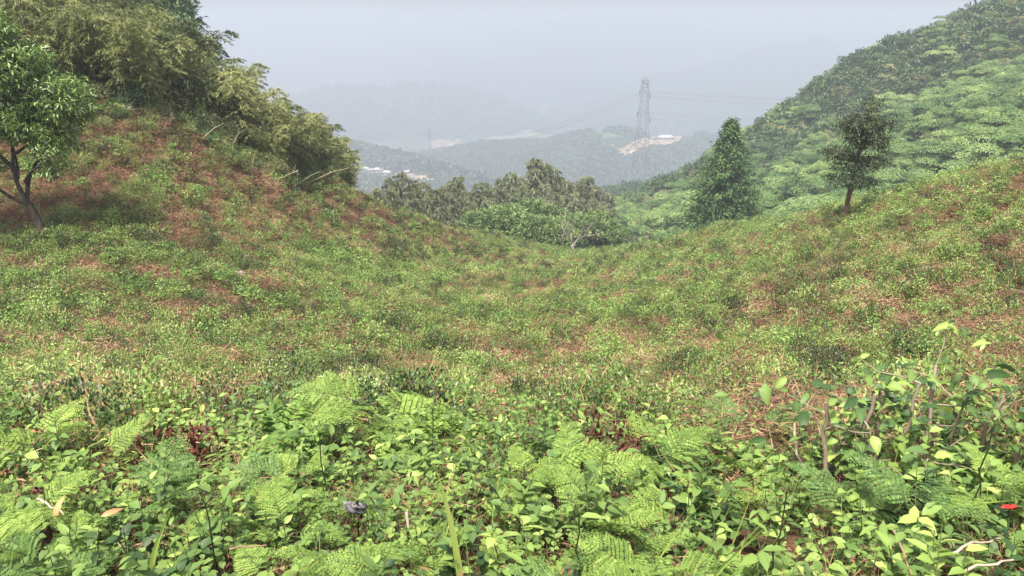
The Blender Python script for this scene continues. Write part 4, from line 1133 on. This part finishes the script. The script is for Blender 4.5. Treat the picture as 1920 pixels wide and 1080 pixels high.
def house(p, L, Wd, H, rz, lab, roof=M_roofw, wins=3):
    e = empty('house', p, rz, label=lab, cat='house')
    mb = MB(); box(mb, (0, 0, H/2-1), (L, Wd, H+2)); link('wall', mb.mesh('wall', M_white), e)
    mb = MB(); o_ = .6; a, b = L/2+o_, Wd/2+o_
    v = [[-a, -b, H], [a, -b, H], [a, b, H], [-a, b, H], [-a+Wd*.3, 0, H+Wd*.25], [a-Wd*.3, 0, H+Wd*.25], [-a, -b, H-.3], [a, -b, H-.3], [a, b, H-.3], [-a, b, H-.3]]
    mb.add(v, [[0, 1, 5, 4], [2, 3, 4, 5], [6, 7, 1, 0], [7, 8, 2, 1], [8, 9, 3, 2], [9, 6, 0, 3], [9, 8, 7, 6]]); mb.add(v, [[1, 2, 5], [3, 0, 4]])
    link('roof', mb.mesh('roof', roof), e)
    mb = MB(); box(mb, (0, 0, 0), (L/(wins*2.2), .12, H*.4)); wm = mb.mesh('window', M_glass)
    for k in range(wins):
        for s in (-1, 1):
            o = link('window', wm, e); o.location = ((k-(wins-1)/2)*L/wins, s*(Wd/2+.03), H*.52)
    return e
p = vhit(1248, 262); house(p, 20, 12, 3.6, .1, 'white roofed house on the cleared plateau right of the tall pylon', wins=4)
p = vhit(1225, 263); house(p, 7, 6, 3, .3, 'small shed beside the cleared yard on the plateau', M_roofg, 2)
for k, (x, y, L, lb) in enumerate([(684, 322, 8, 'pale house at the left end of the hamlet below the wooded ridge'), (697, 324, 9, 'grey roofed house in the middle of the hamlet below the ridge'), (712, 323, 11, 'longest house of the hamlet below the wooded ridge'), (726, 329, 7, 'small house at the right end of the hamlet below the ridge'), (763, 327, 6, 'single white house right of the hamlet by the bare ground')]):
    house(vhit(x, y), L, 6, 3.2, rng.uniform(-.4, .4), lb, M_roofg if k in (1,) else M_roofw, 3)
for k in range(46):
    x, y = (rng.uniform(985, 1130), rng.uniform(180, 236)) if k < 30 else (rng.uniform(700, 900), rng.uniform(176, 210))
    p = vhit(x, y)
    if p[2] > PLAIN+20: continue
    house(p, rng.uniform(18, 34), 14, 8, rng.random()*3, 'tiny pale building scattered over the hazy valley floor', M_roofw if rng.random() < .6 else M_roofg, 3)['group'] = 'tiny buildings scattered over the valley floor'
# bare thin stems standing up between the slope and the grove
for k, (x, y0, y1, d) in enumerate([(678, 362, 335, 58), (693, 368, 328, 62), (699, 372, 330, 62), (838, 360, 322, 90), (1075, 345, 322, 104), (865, 352, 330, 92)]):
    t = px(x, y1, d); g = float(gz(t[0], t[1]))
    mb = MB(); tube(mb, curve([0, 0, -.2], [rng.normal(0, .1), 0, t[2]-g], 0, 6, .01), np.linspace(.035, .012, 6), 5)
    for _ in range(5): s = np.array([0, 0, (t[2]-g)*rng.uniform(.6, 1)]); tube(mb, [s, s+rng.normal(0, .12, 3)+[0, 0, .15]], [.008, .004], 3)
    o = link('bare_stem', mb.mesh('bare_stem', M_pole)); o.location = (t[0], t[1], g); tag(o, 'thin bare stem standing up beyond the edge of the tea slope', 'stem', 'thin bare stems beyond the ridge')
# ------------------------------------------------------------------ the roadside bank in front: ferns, seedlings, shrubs
M_fy = leaf_mat('young_bracken', [(0, (.10, .18, .045)), (.4, (.19, .30, .065)), (.75, (.31, .43, .095)), (1, (.50, .57, .16))], trans=.4, rough=.55, spec=.25, pn=.2, pscale=1.2)
M_fb = leaf_mat('mature_bracken', [(0, (.055, .105, .032)), (.4, (.11, .195, .052)), (.75, (.18, .29, .075)), (1, (.28, .40, .12))], trans=.3, rough=.5, spec=.3, pn=.2, pscale=1.2)
M_br = leaf_mat('seedling_leaf', [(0, (.05, .09, .03)), (.35, (.115, .195, .05)), (.7, (.22, .33, .075)), (1, (.45, .53, .15))], trans=.3, rough=.5, spec=.3, obj=.5, pn=.25, pscale=1.5)
M_dl = leaf_mat('deep_seedling_leaf', [(0, (.022, .05, .018)), (.5, (.05, .105, .03)), (1, (.12, .20, .06))], trans=.25, rough=.5, spec=.3, obj=.5, pn=.25, pscale=1.5)
M_stem = flat_mat('green_stem', (.10, .13, .045), .6)
M_dstem = flat_mat('dark_fern_stalk', (.035, .035, .018), .6)
M_cut = noise_mat('grey_cut_stem', [(.3, (.16, .115, .08)), (.5, (.27, .21, .155)), (.7, (.38, .31, .23))], 22, stretch=(1, 1, .3), bump=.004)
M_deadred = leaf_mat('dead_red_leaf', [(0, (.05, .016, .012)), (.5, (.13, .045, .03)), (1, (.24, .10, .06))], trans=.1, rough=.6)
M_dryleaf = leaf_mat('dry_orange_leaf', [(0, (.30, .14, .05)), (.5, (.50, .27, .11)), (1, (.62, .42, .22))], trans=.2, rough=.6)

def frond_form(L, W, npair=13, curl=.5, open_=1.0):
    """bracken frond, lying along +X and arching: pinnae set with paired leaflets"""
    mb = MB(); t = np.linspace(0, 1, 20)
    arch = lambda t: np.stack([L*t*(1-.12*t), rngy*np.sin(t*2.5)*L*.05, L*curl*(np.sin(t*1.75)*.42 - .22*t*t)], -1)
    rngy = rng.normal()
    tube(mb, arch(t), np.linspace(.0032, .0008, 20), 4, mi=1)
    for k in range(npair):
        u = .20+.78*(k/(npair-1))**.92; c = arch(np.array(u)); T = unit(arch(np.array(min(u+.02, 1.0)))-c) if u < .98 else unit(c-arch(np.array(u-.02)))
        X = unit(np.cross(T, [0, 0, 1])); Nn = np.cross(X, T)
        pl = W*(1-((u-.2)/.82)**1.25)*(1.0 if k else .85)*open_ + .012
        for s in (-1, 1):
            if rng.random() < .03: continue
            dirp = unit(X*s + T*rng.uniform(.35, .6) + Nn*rng.normal(0, .12)); npn = max(3, int(pl/.0115))
            v = np.linspace(.06, 1, npn)
            C = c + dirp*(v*pl)[:, None]; C[:, 2] -= (v**2)*pl*rng.uniform(.05, .3)
            q = unit(np.cross(dirp, Nn))
            ll = .30*pl*(1-v)**.7 + .006
            ll = np.minimum(ll, .024)
            for s2 in (-1, 1):
                D = q*s2 + dirp*.55
                leaves(mb, C, np.tile(D, (npn, 1))+rng.normal(0, .08, (npn, 3)), ll, np.minimum(.0068, ll*.36+.001), N=np.tile(Nn, (npn, 1))+rng.normal(0, .3, (npn, 3)), lv=np.clip(.25+.5*rng.random()+rng.normal(0, .12, npn), 0, 1), form='diamond', fold=.15, droop=.1)
    return mb
FY, FB = [], []
for k in range(5):
    f = frond_form(rng.uniform(.44, .58), rng.uniform(.13, .18), 17)
    FY.append(f.mesh('frond', M_fy, M_stem))
    FB.append(f.mesh('frond', M_fb, M_stem))


def stalk_mesh(h, mat=None, r=.0035):
    mb = MB(); tube(mb, curve([0, 0, -.05], [rng.normal(0, .04), rng.normal(0, .04), h], 0, 7, .02), np.linspace(r, r*.6, 7), 5)
    return mb.mesh('stalk', mat or M_dstem)
stalks = [stalk_mesh(.28) for _ in range(4)]
def fern(x, y, h, nf, forms, rz, sc, label, group=None, z=None):
    z = float(gz(x, y)) if z is None else z
    e = empty('fern', (x, y, z), rz, 1.0, label=label, cat='fern', group=group)
    s = link('stalk', stalks[rng.integers(4)], e); s.scale = (1, 1, h/.28)
    for k in range(nf):
        o = link('frond', forms[rng.integers(len(forms))], e)
        o.location = (rng.normal(0, .015), rng.normal(0, .015), h*rng.uniform(.75, 1.0))
        o.rotation_euler = (rng.normal(0, .35), rng.uniform(-.45, .35) if y < 3 else rng.uniform(-.15, .35), k*6.283/nf + rng.normal(0, .35))
        s_ = sc*rng.uniform(.75, 1.15); o.scale = (s_, s_*rng.uniform(.85, 1.1), s_)
    return e
# leaves of the seedlings: each leaf an object
def big_leaf(L, W, mat, droop=.25, n=7):
    mb = MB(); t = np.linspace(0, 1, n); wv = W*np.sin(np.pi*t**.82)**.85; wv[-1] = 0; wv[0] = .001
    mid = np.stack([t*L, 0*t, -droop*L*t**2 + .04*L*np.sin(t*3.1)], 1)
    l = mid+np.stack([0*t, wv, wv*.28+.004*np.sin(t*19)], 1); r = mid+np.stack([0*t, -wv, wv*.28+.004*np.cos(t*17)], 1)
    i = np.arange(n-1)
    mb.add(np.concatenate([mid, l, r]), np.concatenate([np.stack([i, i+1, n+i+1, n+i], 1), np.stack([i+1, i, 2*n+i, 2*n+i+1], 1)]), np.concatenate([np.full(n, .75), np.full(2*n, .45)]))
    return mb
LB = [big_leaf(rng.uniform(.045, .075), rng.uniform(.011, .02), M_br, rng.uniform(.05, .5)) for _ in range(8)]
LBm = [b.mesh('leaf', M_br, smooth=True) for b in LB]
LDm = [b.mesh('leaf', M_dl, smooth=True) for b in LB]
def seed_stem(h, mat=M_stem):
    mb = MB(); tube(mb, curve([0, 0, -.05], [rng.normal(0, .05), rng.normal(0, .05), h], 0, 6, .03), np.linspace(.0035, .0015, 6), 4); return mb.mesh('stem', mat)
sst = [seed_stem(.35) for _ in range(5)]
def seedling(x, y, h, nl, lm, label, group, sc=1.0, name='leafy_seedling', cat='seedling'):
    e = empty(name, (x, y, float(gz(x, y))), rng.random()*6.28, 1.0, label=label, cat=cat, group=group)
    s = link('stem', sst[rng.integers(5)], e); s.scale = (1, 1, h/.35)
    for k in range(nl):
        f = (k+1)/nl; o = link('leaf', lm[rng.integers(8)], e)
        o.location = (rng.normal(0, .02), rng.normal(0, .02), h*(.35+.65*f))
        o.rotation_euler = (rng.normal(0, .35), rng.uniform(-.7, .35) - .3*f, k*2.4+rng.normal(0, .3)); q = sc*rng.uniform(.7, 1.2)*(1.1-.35*f); o.scale = (q, q, q)
    return e

# merged growth that fills in underneath
def weed_near(n_st, mat, L, W, h):
    mb = MB()
    for j in range(n_st):
        b = rng.normal(0, .07, 2); hh = h*rng.uniform(.5, 1.1); top = np.array([b[0]+rng.normal(0, .05), b[1]+rng.normal(0, .05), hh])
        tube(mb, [[b[0], b[1], -.02], top], [.0022, .0012], 3, mi=1)
        k = int(rng.integers(6, 11)); u = rng.uniform(.35, 1, k); P = np.array([b[0], b[1], 0])*(1-u)[:, None]+top*u[:, None]
        a = rng.random()*6+np.arange(k)*2.4
        leaves(mb, P, np.stack([np.cos(a), np.sin(a), rng.uniform(-.2, .7, k)], 1), rng.uniform(.6, 1.15, k)*L, W*rng.uniform(.8, 1.2, k), lv=np.clip(rng.random()*.4+rng.random(k)*.6, 0, 1), form='oval', droop=.25, N=rng.normal(0, .25, (k, 3))+[0, 0, 1])
    return mb.mesh('weed', mat, M_stem)
wn = [weed_near(5, M_br, .055, .014, .26) for _ in range(4)] + [weed_near(6, M_br, .035, .011, .2) for _ in range(3)] + [weed_near(7, M_br, .028, .009, .2) for _ in range(3)] + [weed_near(5, M_dl, .05, .013, .2)]
fn = []
for k in range(3):
    pass
bank = np.array([[-9, .7], [9, .7], [9, 7.2], [-9, 7.2]])
def bankpts(cell, y0, y1, dens=1.0):
    xs = np.arange(-7, 7, cell); ys = np.arange(y0, y1, cell)
    X, Y = np.meshgrid(xs, ys); P = np.stack([X.ravel(), Y.ravel()], 1)+rng.uniform(-.5, .5, (X.size, 2))*cell
    P = P[(np.abs(P[:, 0]) < P[:, 1]*.8+.7) & (rng.random(len(P)) < dens)]
    return np.c_[P, gz(P[:, 0], P[:, 1])]
Pb = bankpts(.125, .9, 3.95)
Pb = Pb[rng.random(len(Pb)) < .9]
put('undergrowth', Pb, wn, .75, 1.2, tilt=.2, kind='stuff', label='mixed seedlings and creepers filling the roadside bank')
Pb = bankpts(.34, 1.2, 4.6); put('dead_brush', Pb, brush_near, .35, .6, kind='stuff', label='dead brown stalks lying under the roadside ferns')
Pb = bankpts(.26, 1.0, 4.2, .6); put('grass', Pb, [grass_form(14, .3, M_fy) for _ in range(3)], .6, 1.1, tilt=.3, kind='stuff', label='thin green grass between the roadside ferns')
# small fern leaves joining the bank to the slope
small_f = []
for k in range(3):
    mb = MB()
    for j in range(4):
        f = frond_form(.34, .13, 8); a = rng.random()*6.283; ca, sa = math.cos(a), math.sin(a); off = mb.n
        for v, ff_, l, q in zip(f.v, f.f, f.lv, f.mi):
            v2 = np.stack([v[:, 0]*ca-v[:, 1]*sa, v[:, 0]*sa+v[:, 1]*ca, v[:, 2]+.12], 1)
            mb.v.append(v2); mb.f.append(ff_+off); mb.lv.append(l); mb.mi.append(q)
        mb.n += f.n
    small_f.append(mb.mesh('small_fern', M_fy if k else M_fb, M_stem))
P = bankpts(.5, 3.6, 4.5, .5); put('small_ferns', P, small_f, .45, .8, kind='stuff', label='young ferns where the bank meets the first tea rows')

# hero ferns and clumps placed where they grow
def at(x, y, d):
    q = px(x, y, d); return float(q[0]), float(q[1])
hero = [((705, 860, 3.9), .50, 5, FY, 1.35, 'largest yellow green bracken fern standing up in the middle of the bank'),
        ((860, 880, 3.9), .42, 4, FY, 1.05, 'yellow green bracken fern just right of the largest one'),
        ((90, 900, 3.3), .42, 5, FY, .95, 'yellow green fern at the left end of the bank'),
        ((1000, 960, 2.9), .36, 5, FY, .9, 'light green bracken before the dead red brush in the middle'),
        ((1230, 905, 3.2), .36, 5, FY, .95, 'light green bracken right of the dead red brush'),
        ((1600, 1010, 2.4), .30, 4, FB, .75, 'dark green fern hanging in front of the cut shrub stems'),
        ((1720, 1000, 2.3), .34, 4, FB, .8, 'dark green fern low in front of the right shrub'),
        ((1860, 960, 2.3), .5, 3, FY, .6, 'bright unfurling fern standing before the right shrub'),
        ((1400, 860, 3.8), .35, 4, FB, 1.1, 'soft green fern left of the cut shrub stems'),
        ((60, 1010, 2.1), .33, 5, FB, .8, 'blue green fern in the lower left corner of the bank'),
        ((280, 960, 2.7), .34, 5, FB, .95, 'broad blue green fern below the small dead bush'),
        ((560, 930, 3.1), .32, 5, FB, .95, 'blue green fern left of the crumpled grey leaf'),
        ((1200, 1040, 2.2), .30, 4, FY, .7, 'small yellow green fern low in the middle right of the bank')]
for (a, h, nf, fm, sc, lab) in hero:
    x, y = at(*a); fern(x, y, h*(.7 if sc > 1.2 else .5), nf, fm, rng.random()*6, sc*(.8 if sc > 1 else .7), lab)
bm = [(100, 860, 'at the upper left of the bank'), (100, 1000, 'in the lower left corner'), (250, 940, 'by the orange dry leaf'), (350, 880, 'beside the small dead red bush'), (500, 1000, 'left of the grey crumpled leaf'), (600, 900, 'just before the largest fern'), (720, 1000, 'under the grey crumpled leaf'), (860, 1000, 'beside the tall grass blade'), (950, 900, 'right of the largest fern'), (1080, 980, 'in front of the middle dead bush'), (1230, 920, 'right of the middle dead bush'), (1200, 1040, 'at the bottom middle'), (1390, 920, 'around the clear wrapper'), (1460, 1010, 'beside the dark coiled shoot'), (1600, 1010, 'below the cut stems'), (1750, 1000, 'before the right shrub'), (1880, 1000, 'by the red packet')]
# the rest of the ferns
Pb = bankpts(.27, 1.2, 3.6)
for p in Pb[rng.random(len(Pb)) < .72]:
    if p[0] > p[1]*.38 and p[1] > 2.3 and p[1] < 3.6: continue
    f = fbm(np.array([p[0]*.9]), np.array([p[1]*.9]), 44, 2)[0]; Y_ = f > .5
    d_ = float(np.hypot(p[0], p[1]))
    fern(p[0], p[1], rng.uniform(.08, .22)*(.45 if p[1] > 3 else 1), int(rng.integers(2, 5)), FY if Y_ else FB, rng.random()*6, rng.uniform(.32, .62)*(.8 if p[1] > 3 else 1),
         ('yellow green bracken fern ' if Y_ else 'deeper green bracken fern ') + near(p+[0, 0, .15], bm),
         'light bracken ferns on the roadside bank' if Y_ else 'darker bracken ferns on the roadside bank')
Pb = bankpts(.33, 1.1, 3.4)
for p in Pb[rng.random(len(Pb)) < .8]:
    dk = rng.random() < .18
    seedling(p[0], p[1], rng.uniform(.14, .28)*(.55 if p[1] > 2.5 else 1), int(rng.integers(6, 11)), LDm if dk else LBm, ('dark leaved seedling ' if dk else 'bright oval leaved seedling ') + near(p+[0, 0, .2], bm),
             'dark leaved seedlings on the bank' if dk else 'bright leaved seedlings on the bank', sc=rng.uniform(.6, 1.05))

# shrub with sawn-off grey stems on the right
x0, y0 = at(1700, 960, 2.95); z0 = float(gz(x0, y0))
e = empty('cut_back_shrub', (x0, y0, z0), 0, 1.0, label='leafy shrub with sawn off grey stems at the right of the bank', cat='shrub')
tips = []
for k, (dx, dy, hx, h) in enumerate([(-.30, 0, -.36, .62), (-.24, .05, -.20, .70), (-.17, -.05, -.22, .52), (-.08, .02, -.02, .74), (-.12, .1, -.14, .66), (0, 0, .03, .55), (.06, .08, .1, .76), (.12, .02, .16, .7), (.24, .1, .3, .66), (.34, 0, .45, .6), (-.02, -.06, -.05, .5)]):
    mb = MB(); c = curve([dx, dy, -.05], [hx, dy+rng.normal(0, .04), h*.66], .02, 8, .02); tube(mb, c, np.linspace(.0095, .006, 8)*rng.uniform(.6, 1.2), 7)
    link('cut_stem', mb.mesh('cut_stem', M_cut), e)
    for _ in range(4):
        s = c[rng.integers(3, 8)]; b = s+rng.normal(0, .14, 3)*[1, 1, .5]+[0, 0, .1]; mb = MB(); tube(mb, curve(s, b, 0, 4, .06), np.linspace(.004, .0015, 4), 4); link('twig', mb.mesh('twig', M_cut), e); tips += [s*.4+b*.6, b, b]
for k in range(560):
    t_ = tips[rng.integers(len(tips))] if rng.random() < .45 else np.array([rng.normal(.15, .33), rng.normal(.1, .16), rng.uniform(.15, .48)])
    o = link('leaf', (LBm if rng.random() < .55 else LDm)[rng.integers(8)], e)
    o.location = t_ + rng.normal(0, .03, 3); o.rotation_euler = (rng.normal(0, .5), rng.uniform(-.8, .5), rng.random()*6.28); q = rng.uniform(.6, 1.25); o.scale = (q, q, q)
x1, y1 = at(1860, 880, 3.5); z1 = float(gz(x1, y1))
for (xx, yy, w_, hh, n_, lab) in (
    (x1, y1, .36, .62, 240, 'dense leafy shrub behind the cut stems at the far right'), (at(1560, 800, 4.1)[0], at(1560, 800, 4.1)[1], .4, .5, 200, 'leafy shrub with pale upright shoots behind the cut stems'), (at(1780, 800, 4.3)[0], at(1780, 800, 4.3)[1], .5, .45, 240, 'spreading leafy bush between the cut shrub and the first tea rows')):
    hh *= .72
    e = empty('leafy_shrub', (xx, yy, float(gz(xx, yy))), 0, 1.0, label=lab, cat='shrub')
    for k in range(12):
        mb = MB(); tube(mb, curve([rng.normal(0, .08), rng.normal(0, .08), -.05], [rng.normal(0, w_*.7), rng.normal(0, w_*.5), hh*rng.uniform(.4, .8)], 0, 6, .05), np.linspace(.005, .0018, 6), 4); link('stem', mb.mesh('stem', M_cut), e)
    for k in range(int(n_*1.6)):
        a = sph(1)[0]; o = link('leaf', (LBm if rng.random() < .75 else LDm)[rng.integers(8)], e)
        o.location = a*[w_, w_*.7, hh*.45]*rng.uniform(.5, 1.05)*[1, 1, .6] + [0, 0, hh*.38]; o.rotation_euler = (rng.normal(0, .5), rng.uniform(-.8, .4), math.atan2(a[1], a[0])+rng.normal(0, .8)); q = rng.uniform(.6, 1.15); o.scale = (q, q, q)

# dead red-brown bushes
def dead_bush(x, y, d, r, h, n, lab):
    X_, Y_ = at(x, y, d); e = empty('dead_bush', (X_, Y_, float(gz(X_, Y_))), 0, 1.0, label=lab, cat='dead bush')
    mb = MB(); tips = []
    for k in range(34):
        b = np.array([rng.normal(0, r*.6), rng.normal(0, r*.6), h*rng.uniform(.6, 1.1)]); c = curve([rng.normal(0, .05), rng.normal(0, .05), 0], b, .05, 6, .06); tube(mb, c, np.linspace(.0035, .0012, 6), 4); tips.append(c[2:])
    link('stems', mb.mesh('stems', M_twig), e)
    tips = np.concatenate(tips); P = tips[rng.integers(len(tips), size=n)]+rng.normal(0, .03, (n, 3))
    mb = MB(); leaves(mb, P, rng.normal(0, .6, (n, 3))+[0, 0, -.7], rng.uniform(.03, .06, n), .009, fold=.9, form='oval', droop=.5); link('dead_leaves', mb.mesh('dead_leaves', M_deadred), e)
dead_bush(360, 925, 3.5, .13, .26, 300, 'small bush of dark red dead leaves left of the big fern')
dead_bush(1105, 950, 3.3, .14, .27, 300, 'dead bush with hanging dark red leaves in the middle of the bank')
dead_bush(1170, 905, 3.9, .12, .24, 160, 'thin dead bush behind the drooping red leaves')

# fern stalks still unfurling
def fiddle(x, y, d, h, ytop_lab):
    X_, Y_ = at(x, y, d); e = empty('fern_shoot', (X_, Y_, float(gz(X_, Y_))), rng.random()*6, 1.0, label=ytop_lab, cat='fern shoot')
    mb = MB(); tube(mb, curve([0, 0, -.05], [.01, 0, h], 0, 8, .015), np.linspace(.003, .002, 8), 6); link('stalk', mb.mesh('stalk', M_dstem), e)
    for s in (-1, 0, 1):
        a = np.linspace(0, 8, 26); rad = .014*(1-a/9.5); u = np.array([math.cos(s*1.9), math.sin(s*1.9), 0])
        p = np.array([.01, 0, h])+np.outer(.02+.012+rad*np.cos(a+3.1), u)*(1 if s else .6)+np.outer(.03+rad*np.sin(a+3.1)+.0*a, [0, 0, 1])
        mb = MB(); tube(mb, np.concatenate([[[.01, 0, h-.002]], p]), np.linspace(.0024, .0016, 27), 5); link('coil', mb.mesh('coil', M_stem), e)
for a in ((1460, 1010, 2.0, .42, 'dark upright fern shoot with coiled tip left of the cut shrub'), (1085, 1040, 2.0, .36, 'dark fern shoot rising at the bottom middle of the bank'), (400, 1020, 2.2, .32, 'fern shoot with coiled head left of the grey leaf'),
          (812, 880, 3.6, .38, 'thin fern shoot standing beside the largest fern'),  (1820, 960, 2.3, .45, 'tall pale fern shoot before the right shrub'), (612, 950, 2.9, .4, 'fern shoot just left of the crumpled grey leaf')):
    fiddle(*a)
# broad grass blades
def blade(x, y, d, h, lean, lab):
    X_, Y_ = at(x, y, d); n = 9; t = np.linspace(0, 1, n); wv = .009*np.sin(np.pi*(t*.8+.2))
    mid = np.stack([lean*h*t**2, 0*t, h*t], 1); mb = MB(); i = np.arange(n-1)
    mb.add(np.concatenate([mid+np.stack([wv, 0*t, 0*t], 1), mid+[0, .004, 0], mid-np.stack([wv, 0*t, 0*t], 1)]), np.concatenate([np.stack([i, i+1, n+i+1, n+i], 1), np.stack([n+i, n+i+1, 2*n+i+1, 2*n+i], 1)]), .85)
    o = link('grass_blade', mb.mesh('grass_blade', M_fy)); o.location = (X_, Y_, float(gz(X_, Y_))); tag(o, lab, 'grass blade')
blade(866, 1060, 2.0, .50, -.12, 'tall bright grass blade in the middle of the bank')
blade(1265, 1100, 1.75, .42, .45, 'grass blade leaning right at the bottom edge')
blade(255, 1040, 2.0, .40, .3, 'grass blade leaning over the lower left ferns')
# litter lying in the bank
def put_at(name, me, x, y, d, lift, lab, cat, rot=(0, 0, 0)):
    q = px(x, y, d); o = link(name, me); o.location = (q[0], q[1], q[2]+lift); o.rotation_euler = rot; tag(o, lab, cat); return o
def crumple(r, seed, stretch=(1, 1, 1), nu=16, nv=10, amp=.45):
    mb = MB(); u = np.linspace(0, 2*np.pi, nu, endpoint=False); v = np.linspace(.25, np.pi-.5, nv); U, V = np.meshgrid(u, v)
    rad = r*(1+amp*(vnoise(U*2.2+seed, V*3.1, seed)-.5)*2)
    P = np.stack([rad*np.sin(V)*np.cos(U)*stretch[0], rad*np.sin(V)*np.sin(U)*stretch[1], rad*np.cos(V)*stretch[2]], -1)
    i = np.arange(nv-1)[:, None]*nu; j = np.arange(nu)[None]; j2 = (j+1) % nu
    mb.add(P.reshape(-1, 3), np.stack([i+j, i+j2, i+nu+j2, i+nu+j], -1).reshape(-1, 4)); return mb
M_greyleaf = noise_mat('grey_dry_leaf', [(.35, (.03, .025, .03)), (.55, (.20, .185, .19)), (.7, (.42, .39, .38))], 30)
put_at('dry_leaf', crumple(.024, 3, (1.0, .6, 1.0), amp=.95).mesh('dry_leaf', M_greyleaf), 664, 952, 2.35, 0, 'crumpled grey and black dry leaf caught on the ferns', 'dry leaf', (.4, .3, 0))
mb = big_leaf(.065, .011, None, .6); put_at('dry_leaf', mb.mesh('dry_leaf', M_dryleaf), 104, 972, 2.4, 0, 'upright orange brown dry leaf standing in the left ferns', 'dry leaf', (.3, -1.25, 1.2))
mb = big_leaf(.055, .009, None, .8); put_at('dry_leaf', mb.mesh('dry_leaf', M_dryleaf), 190, 968, 2.3, 0, 'pale curled dry leaf lying right of the orange one', 'dry leaf', (.9, -.3, .4))
mp, n = new_mat('clear_film'); p_ = N(n, 'ShaderNodeBsdfPrincipled'); p_.inputs['Base Color'].default_value = (.75, .77, .8, 1); p_.inputs['Roughness'].default_value = .15; p_.inputs['Transmission Weight'].default_value = .45; o_ = N(n, 'ShaderNodeOutputMaterial'); n.links.new(p_.outputs[0], o_.inputs[0])
put_at('plastic_wrapper', crumple(.075, 8, (1.2, .7, .5), amp=.7).mesh('plastic_wrapper', mp), 1385, 912, 3.3, .0, 'crumpled clear plastic wrapper lying in the ferns', 'wrapper')
M_red = flat_mat('red_print', (.55, .035, .03), .4)
put_at('red_packet', crumple(.013, 5, (1.5, .5, .6), amp=.6).mesh('red_packet', M_red), 1893, 950, 2.2, 0, 'crumpled red packet half hidden by leaves at the right edge', 'packet')
M_rock = noise_mat('pale_rock', [(.3, (.15, .125, .10)), (.5, (.30, .26, .21)), (.7, (.44, .40, .33))], 7, bump=.02)
def rock(x, y, r, seed, lab):
    q, _ = hit(x, y); mb = MB(); u = np.linspace(0, 2*np.pi, 20, endpoint=False); v = np.linspace(0.02, np.pi-.02, 12); U, V = np.meshgrid(u, v)
    D = np.stack([np.sin(V)*np.cos(U), np.sin(V)*np.sin(U), np.cos(V)], -1); rad = r*(.75+.5*vnoise(D[..., 0]*1.7+seed, D[..., 1]*1.7+D[..., 2]*1.3+seed, seed))
    P = D*rad[..., None]*[1.3, 1, .75]; i = np.arange(11)[:, None]*20; j = np.arange(20)[None]; j2 = (j+1) % 20
    mb.add(P.reshape(-1, 3), np.stack([i+j, i+j2, i+20+j2, i+20+j], -1).reshape(-1, 4)); o = link('rock', mb.mesh('rock', M_rock)); o.location = q+[0, 0, r*.45]; tag(o, lab, 'rock')
rock(1110, 798, .17, 4, 'pale grey rock showing between the nearest tea bushes')
rock(450, 520, .16, 9, 'grey rock on the left slope among the brown litter')
# dry sticks lying across the bank
for k, (xa, ya, da, xb, yb, db, r, lab) in enumerate([(1350, 942, 2.7, 1425, 925, 2.8, .006, 'pale stick lying left of the fern shoot'), (1675, 995, 2.1, 1710, 1078, 1.9, .0035, 'thin pale stick hanging in front of the right ferns'), (1490, 795, 3.4, 1505, 960, 2.9, .006, 'upright brown stick left of the cut stems'),
        (70, 935, 2.6, 120, 965, 2.5, .004, 'pale twig by the orange dry leaf'), (430, 1030, 2.1, 500, 1022, 2.1, .003, 'thin straw lying low at the left'), (1780, 1040, 1.9, 1880, 1010, 2.0, .004, 'dry stalk lying in the lower right corner'), (1800, 1075, 1.8, 1900, 1050, 1.9, .004, 'lowest dry stalk in the right corner'), (762, 960, 2.3, 766, 990, 2.3, .006, 'short pale broken stalk near the middle')]):
    mb = MB(); tube(mb, curve(px(xa, ya, da), px(xb, yb, db), .03, 8, .02), np.linspace(r, r*.6, 8), 5); tag(link('stick', mb.mesh('stick', M_pole if r > .0035 else M_straw)), lab, 'stick')
